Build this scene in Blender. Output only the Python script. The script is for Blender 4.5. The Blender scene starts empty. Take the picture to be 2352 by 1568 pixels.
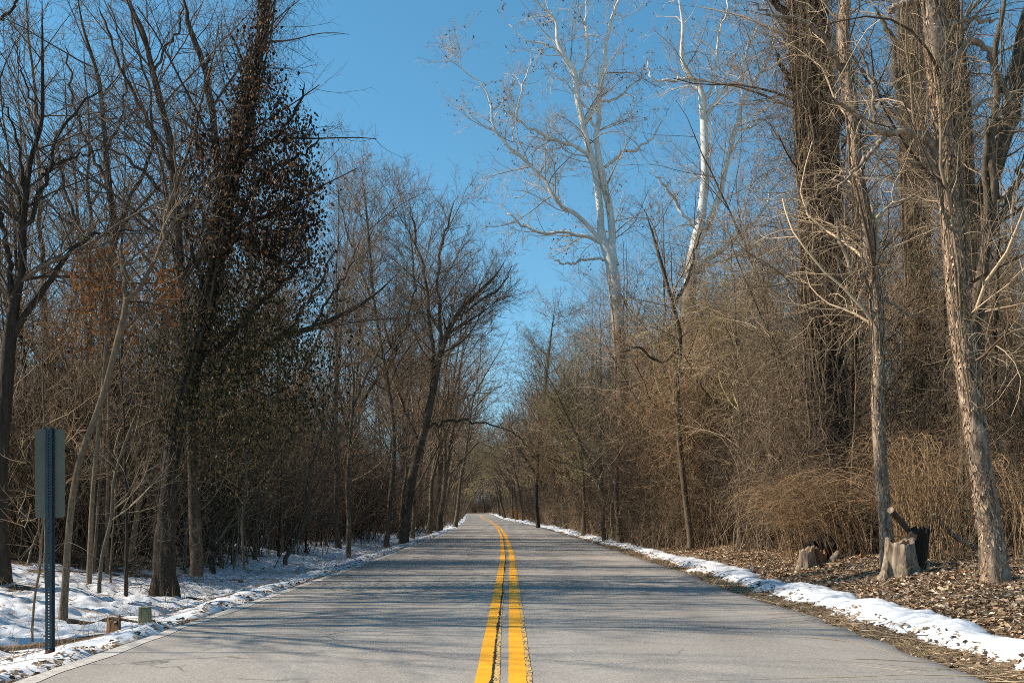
import bpy, math
import numpy as np
from mathutils import Vector, Matrix

# ------------------------------------------------------------------ camera, sky, sun, exposure
SC = bpy.context.scene
COL = SC.collection
FPX = 2352.0; CX = 1176.0; HY = 1178.0; CAMZ = 1.2
cam = bpy.data.objects.new('camera', bpy.data.cameras.new('camera'))
COL.objects.link(cam)
cam.location = (0, 0, CAMZ)
cam.rotation_euler = (math.pi / 2, 0, 0)
cam.data.sensor_width = 36
cam.data.lens = 36 * FPX / 2352.0
cam.data.shift_y = (HY - 784) / 2352.0
cam.data.clip_start = 0.05
cam.data.clip_end = 3000
SC.camera = cam

SUN_EL, SUN_AZ = math.radians(40), math.radians(-87)   # azimuth clockwise from +Y (the road's direction)
world = bpy.data.worlds.new('World'); SC.world = world; world.use_nodes = True
wt = world.node_tree
sky = wt.nodes.new('ShaderNodeTexSky'); sky.sky_type = 'NISHITA'; sky.sun_disc = False
sky.sun_elevation = SUN_EL; sky.sun_rotation = SUN_AZ
sky.air_density = 1.0; sky.dust_density = 0.0; sky.ozone_density = 1.5; sky.altitude = 0
hs = wt.nodes.new('ShaderNodeHueSaturation'); hs.inputs['Saturation'].default_value = 1.24; hs.inputs['Hue'].default_value = 0.481
hs.inputs['Value'].default_value = 1.0
wt.links.new(sky.outputs[0], hs.inputs['Color'])
tc = wt.nodes.new('ShaderNodeTexCoord'); sp = wt.nodes.new('ShaderNodeSeparateXYZ'); mx = wt.nodes.new('ShaderNodeMath'); cb = wt.nodes.new('ShaderNodeCombineXYZ')
mx.operation = 'MULTIPLY_ADD'; mx.inputs[1].default_value = 0.92; mx.inputs[2].default_value = 0.08   # the photograph's clear air keeps its blue down to the trees
wt.links.new(tc.outputs['Generated'], sp.inputs[0]); wt.links.new(sp.outputs[2], mx.inputs[0])
wt.links.new(sp.outputs[0], cb.inputs[0]); wt.links.new(sp.outputs[1], cb.inputs[1]); wt.links.new(mx.outputs[0], cb.inputs[2])
wt.links.new(cb.outputs[0], sky.inputs['Vector'])
wt.links.new(hs.outputs[0], wt.nodes['Background'].inputs[0])
wt.nodes['Background'].inputs[1].default_value = 0.115
sd = bpy.data.lights.new('sun', 'SUN'); sd.energy = 5.0; sd.angle = math.radians(0.53); sd.color = (1.0, 0.90, 0.76)
sun = bpy.data.objects.new('sun', sd); COL.objects.link(sun)
tosun = Vector((math.sin(SUN_AZ) * math.cos(SUN_EL), math.cos(SUN_AZ) * math.cos(SUN_EL), math.sin(SUN_EL)))
sun.rotation_euler = tosun.to_track_quat('Z', 'Y').to_euler()
SC.view_settings.view_transform = 'Standard'; SC.view_settings.look = 'None'
SC.view_settings.exposure = 0.6; SC.view_settings.gamma = 1.0
SC.render.engine = 'CYCLES'
SC.cycles.max_bounces = 4; SC.cycles.diffuse_bounces = 2; SC.cycles.glossy_bounces = 1
SC.cycles.transmission_bounces = 2; SC.cycles.transparent_max_bounces = 4
SC.cycles.use_denoising = False
SC.cycles.caustics_reflective = False; SC.cycles.caustics_refractive = False
SC.cycles.pixel_filter_type = 'BLACKMAN_HARRIS'; SC.cycles.filter_width = 0.95

# ------------------------------------------------------------------ helpers
def px(x, y, D):
    """point seen at (x, y) of the 2352 x 1568 photograph at depth D metres"""
    return np.array([(x - CX) / FPX * D, D, CAMZ + (HY - y) / FPX * D])

def hsh(ix, iy, iz):
    n = (ix.astype(np.int64) * 374761393 + iy.astype(np.int64) * 668265263 + iz.astype(np.int64) * 2147483647) & 0xffffffff
    n = ((n ^ (n >> 13)) * 1274126177) & 0xffffffff
    n = (n ^ (n >> 16)) & 0xffffffff
    n = (n * 2246822519) & 0xffffffff
    n = n ^ (n >> 15)
    return (n & 0xffffff) / float(0xffffff)

def vn(x, y, z=0.0):
    x = np.asarray(x, float); y = np.asarray(y, float); z = np.asarray(z, float) + 0 * x
    ix, iy, iz = np.floor(x), np.floor(y), np.floor(z)
    fx, fy, fz = x - ix, y - iy, z - iz
    fx = fx * fx * (3 - 2 * fx); fy = fy * fy * (3 - 2 * fy); fz = fz * fz * (3 - 2 * fz)
    r = 0
    for a in (0, 1):
        for b in (0, 1):
            for c in (0, 1):
                w = (fx if a else 1 - fx) * (fy if b else 1 - fy) * (fz if c else 1 - fz)
                r = r + w * hsh(ix + a, iy + b, iz + c)
    return r

def fbm(x, y, z=0.0, o=4):
    s = 0; a = 0.5; t = 0
    for i in range(o):
        s = s + a * vn(x * 2 ** i + 17.3 * i, y * 2 ** i + 5.1 * i, np.asarray(z) * 2 ** i); t += a; a *= 0.5
    return s / t

CY = np.array([-80, 0, 28, 54, 88, 148, 235, 300, 340, 380, 450, 600, 1200.])
CXX = np.array([.0, -.02, -.08, -.40, -1.15, -3.1, -6.9, -9.3, -12, -19, -45, -150, -600.])
def xc(y):
    d = 4.0
    return (np.interp(y - d, CY, CXX) + np.interp(y, CY, CXX) * 2 + np.interp(y + d, CY, CXX)) / 4
def zr(y):
    t = np.clip((np.asarray(y, float) - 190) / 150, 0, 1)
    return t * t * (3 - 2 * t) * 1.0
HW = 3.5
GS = np.array([-400, -60, -30, -14, -10, -7.6, -6.0, -5.2, -4.6, -4.1, -3.75, -3.45, 3.45, 3.9, 4.5, 5.2, 6, 8, 12, 30, 60, 400.])
GZ = np.array([4, 1.5, .95, .62, .45, .10, -.13, -.27, -.24, -.12, -.04, -.06, -.06, -.005, .03, .12, .24, .42, .6, .95, 1.5, 4.])
def ground(x, y):
    x = np.asarray(x, float); y = np.asarray(y, float)
    s = x - xc(y)
    z = np.interp(s, GS, GZ) + zr(y)
    w = np.clip((np.abs(s) - 3.7) / 1.5, 0, 1)
    z = z + w * ((fbm(x * .6, y * .6, 3.1, 3) - .5) * .28 + (fbm(x * 3, y * 3, 9.1, 2) - .5) * .05) + np.clip((np.abs(s) - 8) / 12, 0, 1) * (fbm(x * .15, y * .15, 1.7, 2) - .5) * .6
    return z
def snow_h(x, y):
    """snow thickness over the ground on the left side (negative = bare)"""
    s = x - xc(y)
    n = fbm(x * 2.3, y * 1.7, 21.0, 4)
    edge = np.interp(s, [-400, -30, -16, -11, -7.5, -5.5, -4.6, -4.0, -3.8, -3.65, -3.5], [-.2, -.16, -.05, .0, .02, .045, .05, .07, .05, .01, -.09])
    h = edge + .012 + (n - .5) * .17 + (fbm(x * 7, y * 5, 4.4, 3) - .5) * .13 * np.clip((-s - 3.9) / .8, .25, 1)
    h = h + (vn(y * 1.7, s * 3, 5.) - .5) * .03
    # bare patch of dark leaf litter behind the big trunk
    h = h - .16 * np.exp(-(((s + 9.3) / 2.0) ** 2 + ((y - 24) / 5.) ** 2))
    return h

def mesh_from(name, V, F, mats=(), smooth=True, attr=None):
    """V (n,3); F list of int arrays (m,k)"""
    me = bpy.data.meshes.new(name)
    V = np.ascontiguousarray(V, dtype=np.float32)
    F = [f for f in F if len(f)]
    me.vertices.add(len(V)); me.vertices.foreach_set('co', V.ravel())
    nl = sum(f.size for f in F); nf = sum(len(f) for f in F)
    me.loops.add(nl); me.polygons.add(nf)
    li = np.concatenate([f.ravel() for f in F]).astype(np.int32)
    tot = np.concatenate([np.full(len(f), f.shape[1], dtype=np.int32) for f in F])
    st = np.zeros(nf, dtype=np.int32); st[1:] = np.cumsum(tot)[:-1]
    me.loops.foreach_set('vertex_index', li)
    me.polygons.foreach_set('loop_start', st)
    me.polygons.foreach_set('use_smooth', np.full(nf, bool(smooth)))
    for m in mats: me.materials.append(m)
    me.update(calc_edges=True)
    return me

def obj(name, me, parent=None, kind=None, label=None, category=None, group=None, loc=None):
    o = bpy.data.objects.new(name, me)
    COL.objects.link(o)
    if parent is not None: o.parent = parent
    if kind: o['kind'] = kind
    if label: o['label'] = label
    if category: o['category'] = category
    if group: o['group'] = group
    if loc is not None: o.location = tuple(float(v) for v in loc)
    return o

def norm(v):
    return v / (np.linalg.norm(v, axis=-1, keepdims=True) + 1e-9)

def tubes(P, R, S, ridge=None):
    """P (N,K,3), R (N,K) -> verts, quads"""
    N, K, _ = P.shape
    T = np.gradient(P, axis=1) if K > 2 else np.repeat(P[:, 1:] - P[:, :1], 2, axis=1)
    T = norm(T)
    m = norm(P[:, -1] - P[:, 0])
    ref = np.where(np.abs(m[:, 2:3]) < .75, np.array([[0, 0, 1.]]), np.array([[1., 0.15, 0]]))
    U = norm(np.cross(T, ref[:, None, :])); W = np.cross(T, U)
    a = np.arange(S) / S * 2 * np.pi
    RR = R[:, :, None] * np.ones(S)
    if ridge is not None: RR = RR * ridge(P, a)
    V = P[:, :, None, :] + RR[..., None] * (np.cos(a)[None, None, :, None] * U[:, :, None, :] + np.sin(a)[None, None, :, None] * W[:, :, None, :])
    base = (np.arange(N) * K * S)[:, None, None]
    k = (np.arange(K - 1) * S)[None, :, None]; s = np.arange(S)[None, None, :]; s2 = (s + 1) % S
    q = np.stack([base + k + s, base + k + s2, base + k + S + s2, base + k + S + s], -1).reshape(-1, 4)
    return V.reshape(-1, 3), q

class Acc:
    def __init__(s): s.V = []; s.F = []; s.n = 0
    def add(s, V, F):
        if len(V) == 0: return
        s.V.append(V)
        for f in (F if isinstance(F, list) else [F]): s.F.append(f + s.n)
        s.n += len(V)
    def tube(s, P, R, S, ridge=None):
        if len(P): s.add(*tubes(P, R, S, ridge))
    def mesh(s, name, mats, smooth=True):
        d = {}
        for f in s.F: d.setdefault(f.shape[1], []).append(f)
        return mesh_from(name, np.concatenate(s.V), [np.concatenate(v) for v in d.values()], mats, smooth)

def spline(pts, K):
    """smooth resample of (n,c) control points"""
    pts = np.asarray(pts, float); n = len(pts)
    e = np.vstack([2 * pts[0] - pts[1], pts, 2 * pts[-1] - pts[-2]])
    t = np.linspace(0, n - 1 - 1e-6, K); i = t.astype(int); f = (t - i)[:, None]
    a, b, c, d = e[i], e[i + 1], e[i + 2], e[i + 3]
    return .5 * (2 * b + (c - a) * f + (2 * a - 5 * b + 4 * c - d) * f ** 2 + (3 * b - a - 3 * c + d) * f ** 3)

def grow(rng, P, R, per_m, K, l0, l1, ang=(35, 65), t0=.15, t1=1.0, wig=.25, up=.15, rk=.5, rmin=.002, rl=.012, taper=.25, lmax=9., lmin=.1, droop=0., end=.7):
    """children of the tubes P,R. length = parent length * U(l0,l1) * fall-off"""
    N, KP, _ = P.shape
    seg = np.linalg.norm(np.diff(P, axis=1), axis=2); L = seg.sum(1)
    n = rng.poisson(np.maximum(L * per_m * (t1 - t0), .3)); tot = n.sum()
    if tot == 0: return np.zeros((0, K, 3)), np.zeros((0, K))
    pi = np.repeat(np.arange(N), n)
    t = rng.uniform(t0, t1, tot)
    f = t * (KP - 1); i = np.minimum(f.astype(int), KP - 2); f = (f - i)[:, None]
    p0 = P[pi, i] * (1 - f) + P[pi, i + 1] * f
    r0 = R[pi, i] * (1 - f[:, 0]) + R[pi, i + 1] * f[:, 0]
    d = norm(P[pi, i + 1] - P[pi, i])
    rv = norm(rng.normal(size=(tot, 3)))
    side = norm(np.cross(d, rv))
    side = norm(side + np.array([0, 0, up * .8]))
    side = norm(side - (side * d).sum(1, keepdims=True) * d)
    a = np.radians(rng.uniform(ang[0], ang[1], tot))[:, None]
    d1 = norm(d * np.cos(a) + side * np.sin(a))
    ln = np.clip(L[pi] * rng.uniform(l0, l1, tot) * (1.15 - end * t), lmin, lmax)
    r1 = np.maximum(np.minimum(r0 * rk * rng.uniform(.6, 1.1, tot), ln * rl), rmin)
    Q = np.zeros((tot, K, 3)); Q[:, 0] = p0
    w = norm(rng.normal(size=(tot, 3))) * wig
    dd = d1
    for k in range(1, K):
        w = w * .4 + rng.normal(size=(tot, 3)) * wig * .8
        dd = norm(dd + w / math.sqrt(K) + np.array([0, 0, (up - droop * k / K) * 1.6 / K]))
        Q[:, k] = Q[:, k - 1] + dd * (ln / (K - 1))[:, None]
    kk = np.linspace(0, 1, K)[None, :]
    RR = r1[:, None] * (1 - (1 - taper) * kk)
    return Q, RR

# ------------------------------------------------------------------ materials
def nt(name):
    m = bpy.data.materials.new(name); m.use_nodes = True
    t = m.node_tree; b = t.nodes['Principled BSDF']
    b.inputs['Roughness'].default_value = .85
    if 'Specular IOR Level' in b.inputs: b.inputs['Specular IOR Level'].default_value = .25
    return m, t, b
def N(t, ty, **k):
    n = t.nodes.new(ty)
    for a, v in k.items():
        if a in n.inputs: n.inputs[a].default_value = v
        else: setattr(n, a, v)
    return n
def ramp(t, src, stops):
    r = t.nodes.new('ShaderNodeValToRGB')
    while len(r.color_ramp.elements) < len(stops): r.color_ramp.elements.new(.5)
    for e, (p, c) in zip(r.color_ramp.elements, stops):
        e.position = p; e.color = tuple(c) + (1,) if len(c) == 3 else c
    t.links.new(src, r.inputs[0]); return r.outputs[0]
def noise(t, co, scale, detail=3, rough=.55, dist=0.):
    n = N(t, 'ShaderNodeTexNoise', Scale=scale, Detail=detail, Roughness=rough, Distortion=dist)
    t.links.new(co, n.inputs['Vector']); return n.outputs['Fac']
def mapping(t, co, scale):
    m = t.nodes.new('ShaderNodeMapping'); m.inputs['Scale'].default_value = scale
    t.links.new(co, m.inputs['Vector']); return m.outputs[0]
def mixc(t, f, a, b, mode='MIX'):
    m = t.nodes.new('ShaderNodeMix'); m.data_type = 'RGBA'; m.blend_type = mode
    for i, v in ((0, f), (6, a), (7, b)):
        if hasattr(v, 'links'): t.links.new(v, m.inputs[i])
        else: m.inputs[i].default_value = v if i == 0 else tuple(v) + (1,)
    return m.outputs[2]
def bump(t, b, src, strength, dist):
    n = N(t, 'ShaderNodeBump', Strength=strength, Distance=dist)
    t.links.new(src, n.inputs['Height']); t.links.new(n.outputs[0], b.inputs['Normal'])

def bark(name, lo, hi, sc=1.0, zs=.22, bmp=.6, moss=None, base=False):
    m, t, b = nt(name)
    co = t.nodes.new('ShaderNodeTexCoord').outputs['Object']
    f = noise(t, mapping(t, co, (34 * sc, 34 * sc, 34 * sc * zs)), 1.0, 4, .65, .6)
    c = ramp(t, f, [(.3, lo), (.52, [(a + b_) / 2 for a, b_ in zip(lo, hi)]), (.7, hi)])
    f2 = noise(t, co, 1.3, 3)
    c = mixc(t, ramp(t, f2, [(.35, (0, 0, 0)), (.65, (.45, .45, .45))]), c, [v * .62 for v in lo])
    if moss:
        f3 = noise(t, co, 2.3, 3)
        c = mixc(t, ramp(t, f3, [(.5, (0, 0, 0)), (.68, (.6, .6, .6))]), c, moss)
    if base:   # a sycamore keeps its brown flaky bark on the lower trunk
        sx = t.nodes.new('ShaderNodeSeparateXYZ'); t.links.new(co, sx.inputs[0])
        ad = t.nodes.new('ShaderNodeMath'); ad.operation = 'MULTIPLY_ADD'; t.links.new(noise(t, co, 1.6, 4), ad.inputs[0]); ad.inputs[1].default_value = 7.; t.links.new(sx.outputs[2], ad.inputs[2])
        dv = t.nodes.new('ShaderNodeMath'); dv.operation = 'DIVIDE'; t.links.new(ad.outputs[0], dv.inputs[0]); dv.inputs[1].default_value = 30.
        c = mixc(t, ramp(t, dv.outputs[0], [(.42, (1, 1, 1)), (.50, (0, 0, 0))]), c, (.20, .145, .095))
    t.links.new(c, b.inputs['Base Color']); bump(t, b, f, bmp, .02); return m
def twigm(name, lo, hi):
    m, t, b = nt(name)
    g = t.nodes.new('ShaderNodeNewGeometry')
    c = ramp(t, g.outputs['Random Per Island'], [(0, lo), (1, hi)])
    t.links.new(c, b.inputs['Base Color']); b.inputs['Roughness'].default_value = .7; return m
def leafm(name, stops, trans=.25):
    m, t, b = nt(name)
    g = t.nodes.new('ShaderNodeNewGeometry')
    c = ramp(t, g.outputs['Random Per Island'], stops)
    t.links.new(c, b.inputs['Base Color']); b.inputs['Roughness'].default_value = .6
    if trans:
        tr = t.nodes.new('ShaderNodeBsdfTranslucent'); t.links.new(c, tr.inputs['Color'])
        mx = t.nodes.new('ShaderNodeMixShader'); mx.inputs[0].default_value = trans
        t.links.new(b.outputs[0], mx.inputs[1]); t.links.new(tr.outputs[0], mx.inputs[2])
        t.links.new(mx.outputs[0], t.nodes['Material Output'].inputs['Surface'])
    return m

M = {}
M['bark'] = bark('bark_grey_brown', (.05, .035, .022), (.24, .18, .12), .7)
M['bark_dark'] = bark('bark_dark', (.018, .012, .008), (.085, .06, .04), .6, .15, .9)  # dark bark, lowered further so the colour holds backlit shade
M['bark_pale'] = bark('bark_pale_shaggy', (.09, .05, .03), (.62, .48, .35), .42, .3, 1.0)
M['bark_syc'] = bark('bark_white_mottled', (.60, .55, .48), (.90, .87, .81), .35, .45, .2, base=True)
M['bark_slim'] = bark('bark_slim_olive', (.09, .055, .03), (.29, .20, .12), 1.2, .3, .5)
M['bark_moss'] = bark('bark_vine', (.07, .052, .03), (.24, .19, .12), 1, .2, .8, moss=(.09, .085, .03))
M['twig_shaded'] = twigm('twig_shaded_brown', (.045, .030, .02), (.20, .14, .095))  # twig colour darkened to paint in the shade on the left trees
M['bark_shaded'] = bark('bark_shaded_brown', (.03, .02, .013), (.16, .115, .075), .7)  # darker copy of the grey brown bark, left-side shade put into its colour
M['flake'] = twigm('bark_flake', (.14, .07, .038), (.62, .44, .29))
M['twig'] = twigm('twig_brown', (.035, .022, .013), (.42, .29, .18))  # strand tones spread wide to paint sunlit stems against dark gaps
M['twig_dark'] = twigm('twig_dark', (.018, .012, .008), (.14, .10, .07))
M['twig_tan'] = twigm('twig_tan', (.07, .042, .023), (.66, .48, .30))  # same painted contrast: bright strands as if sunlit, dark ones as shaded gaps
M['twig_red'] = twigm('twig_russet', (.06, .032, .016), (.56, .35, .18))
M['twig_olive'] = twigm('twig_olive', (.05, .038, .014), (.44, .34, .16))
M['twig_syc'] = twigm('twig_pale', (.24, .18, .13), (.62, .54, .45))
M['vine'] = twigm('vine_stem', (.045, .03, .018), (.30, .21, .13))
M['leaf_dead'] = leafm('leaf_dead_red', [(0, (.012, .009, .006)), (.45, (.035, .022, .014)), (.72, (.075, .045, .02)), (.95, (.24, .085, .03)), (1, (.36, .25, .13))])
M['leaf_orange'] = leafm('leaf_dead_orange', [(0, (.12, .05, .02)), (.5, (.30, .10, .025)), (1, (.45, .18, .05))])
M['leaf_olive'] = leafm('leaf_olive', [(0, (.012, .012, .005)), (.45, (.038, .034, .012)), (.75, (.085, .07, .022)), (1, (.20, .12, .05))])
M['leaf_litter'] = leafm('leaf_litter', [(0, (.06, .035, .018)), (.3, (.22, .13, .07)), (.55, (.42, .28, .165)), (.82, (.60, .45, .30)), (.95, (.74, .62, .47)), (1, (.45, .15, .04))], .1)
M['grass_dry'] = leafm('grass_dry', [(0, (.10, .065, .03)), (.5, (.36, .25, .14)), (.92, (.58, .45, .28)), (1, (.14, .13, .05))], .1)
M['seed'] = leafm('seed_brown', [(0, (.06, .035, .02)), (1, (.22, .12, .06))], 0)

def ground_mat():
    m, t, b = nt('forest_floor')
    co = t.nodes.new('ShaderNodeTexCoord').outputs['Object']
    f = noise(t, co, 14, 5, .7); f2 = noise(t, co, .7, 4)
    v = N(t, 'ShaderNodeTexVoronoi', Scale=16.); t.links.new(co, v.inputs['Vector'])
    c = ramp(t, f, [(.3, (.05, .034, .02)), (.5, (.15, .10, .06)), (.68, (.30, .21, .13))])
    c2 = ramp(t, v.outputs['Color'], [(.2, (.10, .065, .04)), (.8, (.36, .26, .17))])
    c = mixc(t, .5, c, c2)
    c = mixc(t, ramp(t, f2, [(.4, (0, 0, 0)), (.7, (.6, .6, .6))]), c, (.05, .04, .025))
    t.links.new(c, b.inputs['Base Color']); bump(t, b, f, .8, .05); return m
def snow_mat():
    m, t, b = nt('old_snow')
    co = t.nodes.new('ShaderNodeTexCoord').outputs['Object']
    f = noise(t, co, 30, 4, .6); f2 = noise(t, co, 4.5, 5, .65, .5); f3 = noise(t, co, 60, 3, .7)
    c = ramp(t, f2, [(.28, (.42, .39, .36)), (.42, (.62, .63, .65)), (.7, (.72, .73, .75))])
    sp = ramp(t, f3, [(.27, (.9, .9, .9)), (.32, (0, 0, 0))])
    c = mixc(t, sp, c, (.16, .11, .07))
    t.links.new(c, b.inputs['Base Color']); b.inputs['Roughness'].default_value = .55
    bump(t, b, f, .3, .02); return m
def asphalt_mat():
    m, t, b = nt('worn_asphalt')
    co = t.nodes.new('ShaderNodeTexCoord').outputs['Object']
    fine = noise(t, co, 130, 3, .8); med = noise(t, co, 30, 4, .7)
    big = noise(t, mapping(t, co, (.55, .12, 1)), 1.0, 5, .6, .3)
    agg = N(t, 'ShaderNodeTexVoronoi', Scale=75.); t.links.new(co, agg.inputs['Vector'])
    c = ramp(t, fine, [(.22, (.15, .132, .112)), (.5, (.345, .307, .262)), (.78, (.56, .50, .43))])
    c = mixc(t, .35, c, ramp(t, agg.outputs['Color'], [(.1, (.17, .155, .14)), (.6, (.33, .30, .27)), (.95, (.58, .54, .49))]))
    c = mixc(t, 1.0, c, ramp(t, big, [(.3, (.80, .80, .81)), (.55, (1, 1, 1)), (.75, (1.1, 1.08, 1.05))]), 'MULTIPLY')
    c = mixc(t, 1.0, c, ramp(t, med, [(.25, (.82, .82, .82)), (.6, (1, 1, 1))]), 'MULTIPLY')
    # wheel tracks and oil
    sx = t.nodes.new('ShaderNodeSeparateXYZ'); t.links.new(co, sx.inputs[0])
    w = N(t, 'ShaderNodeTexWave', Scale=.29, Distortion=.5, Detail=2); w.bands_direction = 'X'; t.links.new(co, w.inputs['Vector'])
    c = mixc(t, 1.0, c, ramp(t, w.outputs['Fac'], [(0, (.93, .92, .92)), (1, (1.02, 1.02, 1.02))]), 'MULTIPLY')
    # cracks
    wob = noise(t, mapping(t, co, (1.2, .8, 1)), 1.0, 4)
    va = t.nodes.new('ShaderNodeVectorMath'); va.operation = 'MULTIPLY_ADD'
    t.links.new(wob, va.inputs[0]); va.inputs[1].default_value = (1.3, 1.3, 0); t.links.new(co, va.inputs[2])
    cr = N(t, 'ShaderNodeTexVoronoi', Scale=.42); cr.feature = 'DISTANCE_TO_EDGE'; t.links.new(va.outputs[0], cr.inputs['Vector'])
    ck = ramp(t, cr.outputs['Distance'], [(0, (.8, .8, .8)), (.003, (.5, .5, .5)), (.006, (0, 0, 0))])
    mk = noise(t, co, .8, 2); ck = mixc(t, 1.0, ck, ramp(t, mk, [(.47, (0, 0, 0)), (.56, (.8, .8, .8))]), 'MULTIPLY')
    c = mixc(t, ck, c, (.05, .045, .04))
    st = noise(t, mapping(t, co, (2.5, 1.4, 1)), 1.0, 5, .7)
    c = mixc(t, ramp(t, st, [(.62, (0, 0, 0)), (.74, (.25, .25, .25))]), c, (.12, .105, .095))
    t.links.new(c, b.inputs['Base Color']); b.inputs['Roughness'].default_value = .8
    bump(t, b, fine, .35, .006); return m
def paint_mat(name, col, wear):
    m, t, b = nt(name)
    co = t.nodes.new('ShaderNodeTexCoord').outputs['Object']
    f = noise(t, mapping(t, co, (1, .35, 1)), 45, 4, .7); g = noise(t, co, 3, 3); fine = noise(t, co, 130, 2, .8)
    c = mixc(t, ramp(t, g, [(.3, (0, 0, 0)), (.7, (1, 1, 1))]), col, [v * .8 for v in col])
    c = mixc(t, 1.0, c, ramp(t, fine, [(.3, (.8, .8, .8)), (.6, (1.04, 1.04, 1.04))]), 'MULTIPLY')
    c = mixc(t, ramp(t, f, [(wear, (1, 1, 1)), (wear + .05, (0, 0, 0))]), c, (.12, .09, .06))
    t.links.new(c, b.inputs['Base Color']); b.inputs['Roughness'].default_value = .6
    bump(t, b, fine, .3, .004); return m
def plain(name, col, rough=.6, metal=0., var=.25, sc=8):
    m, t, b = nt(name)
    co = t.nodes.new('ShaderNodeTexCoord').outputs['Object']
    f = noise(t, co, sc, 5, .65)
    c = ramp(t, f, [(.3, [v * (1 - var) for v in col]), (.7, [min(1, v * (1 + var)) for v in col])])
    t.links.new(c, b.inputs['Base Color']); b.inputs['Roughness'].default_value = rough; b.inputs['Metallic'].default_value = metal
    return m
M['ground'] = ground_mat(); M['snow'] = snow_mat(); M['asphalt'] = asphalt_mat()
M['yellow'] = paint_mat('yellow_paint', (1.0, .44, .014), .31)
M['yellow_old'] = paint_mat('old_yellow_paint', (.74, .47, .15), .44)
M['tar'] = plain('crack_tar', (.025, .02, .015), .8)
M['edge'] = plain('pale_road_edge', (.46, .42, .37), .9, 0, .3, 12)
M['post'] = plain('painted_post', (.035, .052, .06), .5, .3, .25, 30)
M['sign_back'] = plain('sign_back', (.115, .112, .085), .6, .2, .12, 5)
M['rust'] = plain('rusty_foot', (.10, .035, .02), .9)
M['wood_orange'] = bark('rotten_wood', (.13, .05, .022), (.52, .26, .12), .9, .12, 1.0)
M['wood_green'] = bark('mossy_post_wood', (.12, .10, .045), (.44, .37, .21), .9, .12, .8)
M['wood_grey'] = bark('weathered_wood', (.06, .038, .024), (.60, .45, .31), .5, .09, 1.0)
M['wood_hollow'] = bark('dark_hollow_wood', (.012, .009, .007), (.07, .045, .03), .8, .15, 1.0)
M['orange'] = plain('orange_sign', (.65, .17, .02), .5)
M['white'] = plain('white_sign', (.75, .73, .70), .5)

# ------------------------------------------------------------------ ground, road, snow
def grid(sv, yv, zf):
    Sg, Yg = np.meshgrid(sv, yv)
    X = xc(Yg) + Sg
    Z = zf(X, Yg)
    V = np.stack([X, Yg, Z], -1).reshape(-1, 3)
    ns, ny = len(sv), len(yv)
    a = (np.arange(ny - 1) * ns)[:, None] + np.arange(ns - 1)[None, :]
    q = np.stack([a, a + 1, a + ns + 1, a + ns], -1).reshape(-1, 4)
    return V, q
yl = np.concatenate([np.linspace(-60, 3, 40), np.geomspace(3.3, 420, 520), np.geomspace(430, 1200, 30)])
def sym(a): return np.concatenate([-a[::-1], a])
sv = np.concatenate([-np.geomspace(400, 20, 30), -np.linspace(19.5, 3.45, 190), np.linspace(-3.3, 3.3, 6), np.linspace(3.45, 16, 150), np.geomspace(17, 400, 30)])
V, q = grid(sv, yl, ground)
obj('ground', mesh_from('ground', V, [q], [M['ground']]), kind='structure', label='forest floor of brown leaf litter on both sides of the road')

yr = np.concatenate([np.linspace(-60, 2, 12), np.geomspace(2.3, 470, 420)])
rng = np.random.default_rng(5)
def road_z(x, y):
    s = x - xc(y)
    return zr(y) + .012 - .015 * (s / HW) ** 2 - .06 * (np.abs(s) > HW + .001)
rs = np.concatenate([[-3.56, -HW], np.linspace(-3.3, 3.3, 23), [HW, 3.56]])
V, q = grid(rs, yr, road_z)
jit = (vn(V[:, 1] * 3, V[:, 0] * 0 + 2.) - .5) * .10 + (vn(V[:, 1] * .4, V[:, 0] * 0 + 8.) - .5) * .16
V[:, 0] += np.where(V[:, 0] - xc(V[:, 1]) > 3.4, jit, 0)
obj('road', mesh_from('road', V, [q], [M['asphalt']]), kind='structure', label='two lane worn grey asphalt road through the woods')
def strip(name, s0, s1, y0, y1, dz, mat, j0=0., j1=0., n=900, parent=None, fq=14.):
    yy = np.geomspace(y0, y1, n)
    e0 = s0 if not callable(s0) else .3; e1 = s1 if not callable(s1) else .4
    o0 = (vn(yy * fq, yy * 0 + e0 * 7) - .5) * j0 + (vn(yy * 1.3, yy * 0 + e0 * 3) - .5) * j0
    o1 = (vn(yy * fq, yy * 0 + e1 * 9 + 3) - .5) * j1 + (vn(yy * 1.3, yy * 0 + e1 * 5) - .5) * j1
    f0 = s0(yy) if callable(s0) else s0; f1 = s1(yy) if callable(s1) else s1
    a = np.stack([xc(yy) + f0 + o0, yy, road_z(xc(yy) + f0, yy) + dz], -1)
    b = np.stack([xc(yy) + f1 + o1, yy, road_z(xc(yy) + f1, yy) + dz], -1)
    V = np.empty((2 * n, 3)); V[0::2] = a; V[1::2] = b
    i = np.arange(n - 1) * 2
    return obj(name, mesh_from(name, V, [np.stack([i, i + 1, i + 3, i + 2], -1)], [mat], False), kind='structure', parent=parent)
strip('road_edge', -3.50, -3.36, 4, 120, .004, M['edge'], .02, .07, 900, None, 2.2)
CK = lambda y: -.114 + .020 * np.clip((y - 7) / 8, 0, 1)
o = strip('centre_line', -.226, lambda y: CK(y) - .003, 3, 285, .005, M['yellow'], .006, .012); o['label'] = 'left yellow centre line, cracked along its inner edge'
o = strip('centre_line', lambda y: CK(y) + .012, lambda y: CK(y) + .062 - .034 * np.clip((y - 7) / 5, 0, 1), 3, 90, .004, M['yellow_old'], .012, .004); o['label'] = 'thin faded sliver of old yellow paint beside the crack'
strip('road_crack', lambda y: CK(y) - .004, lambda y: CK(y) + .010, 3, 60, .0062, M['tar'], .022, .022, 2200, None, 30.)
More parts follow.
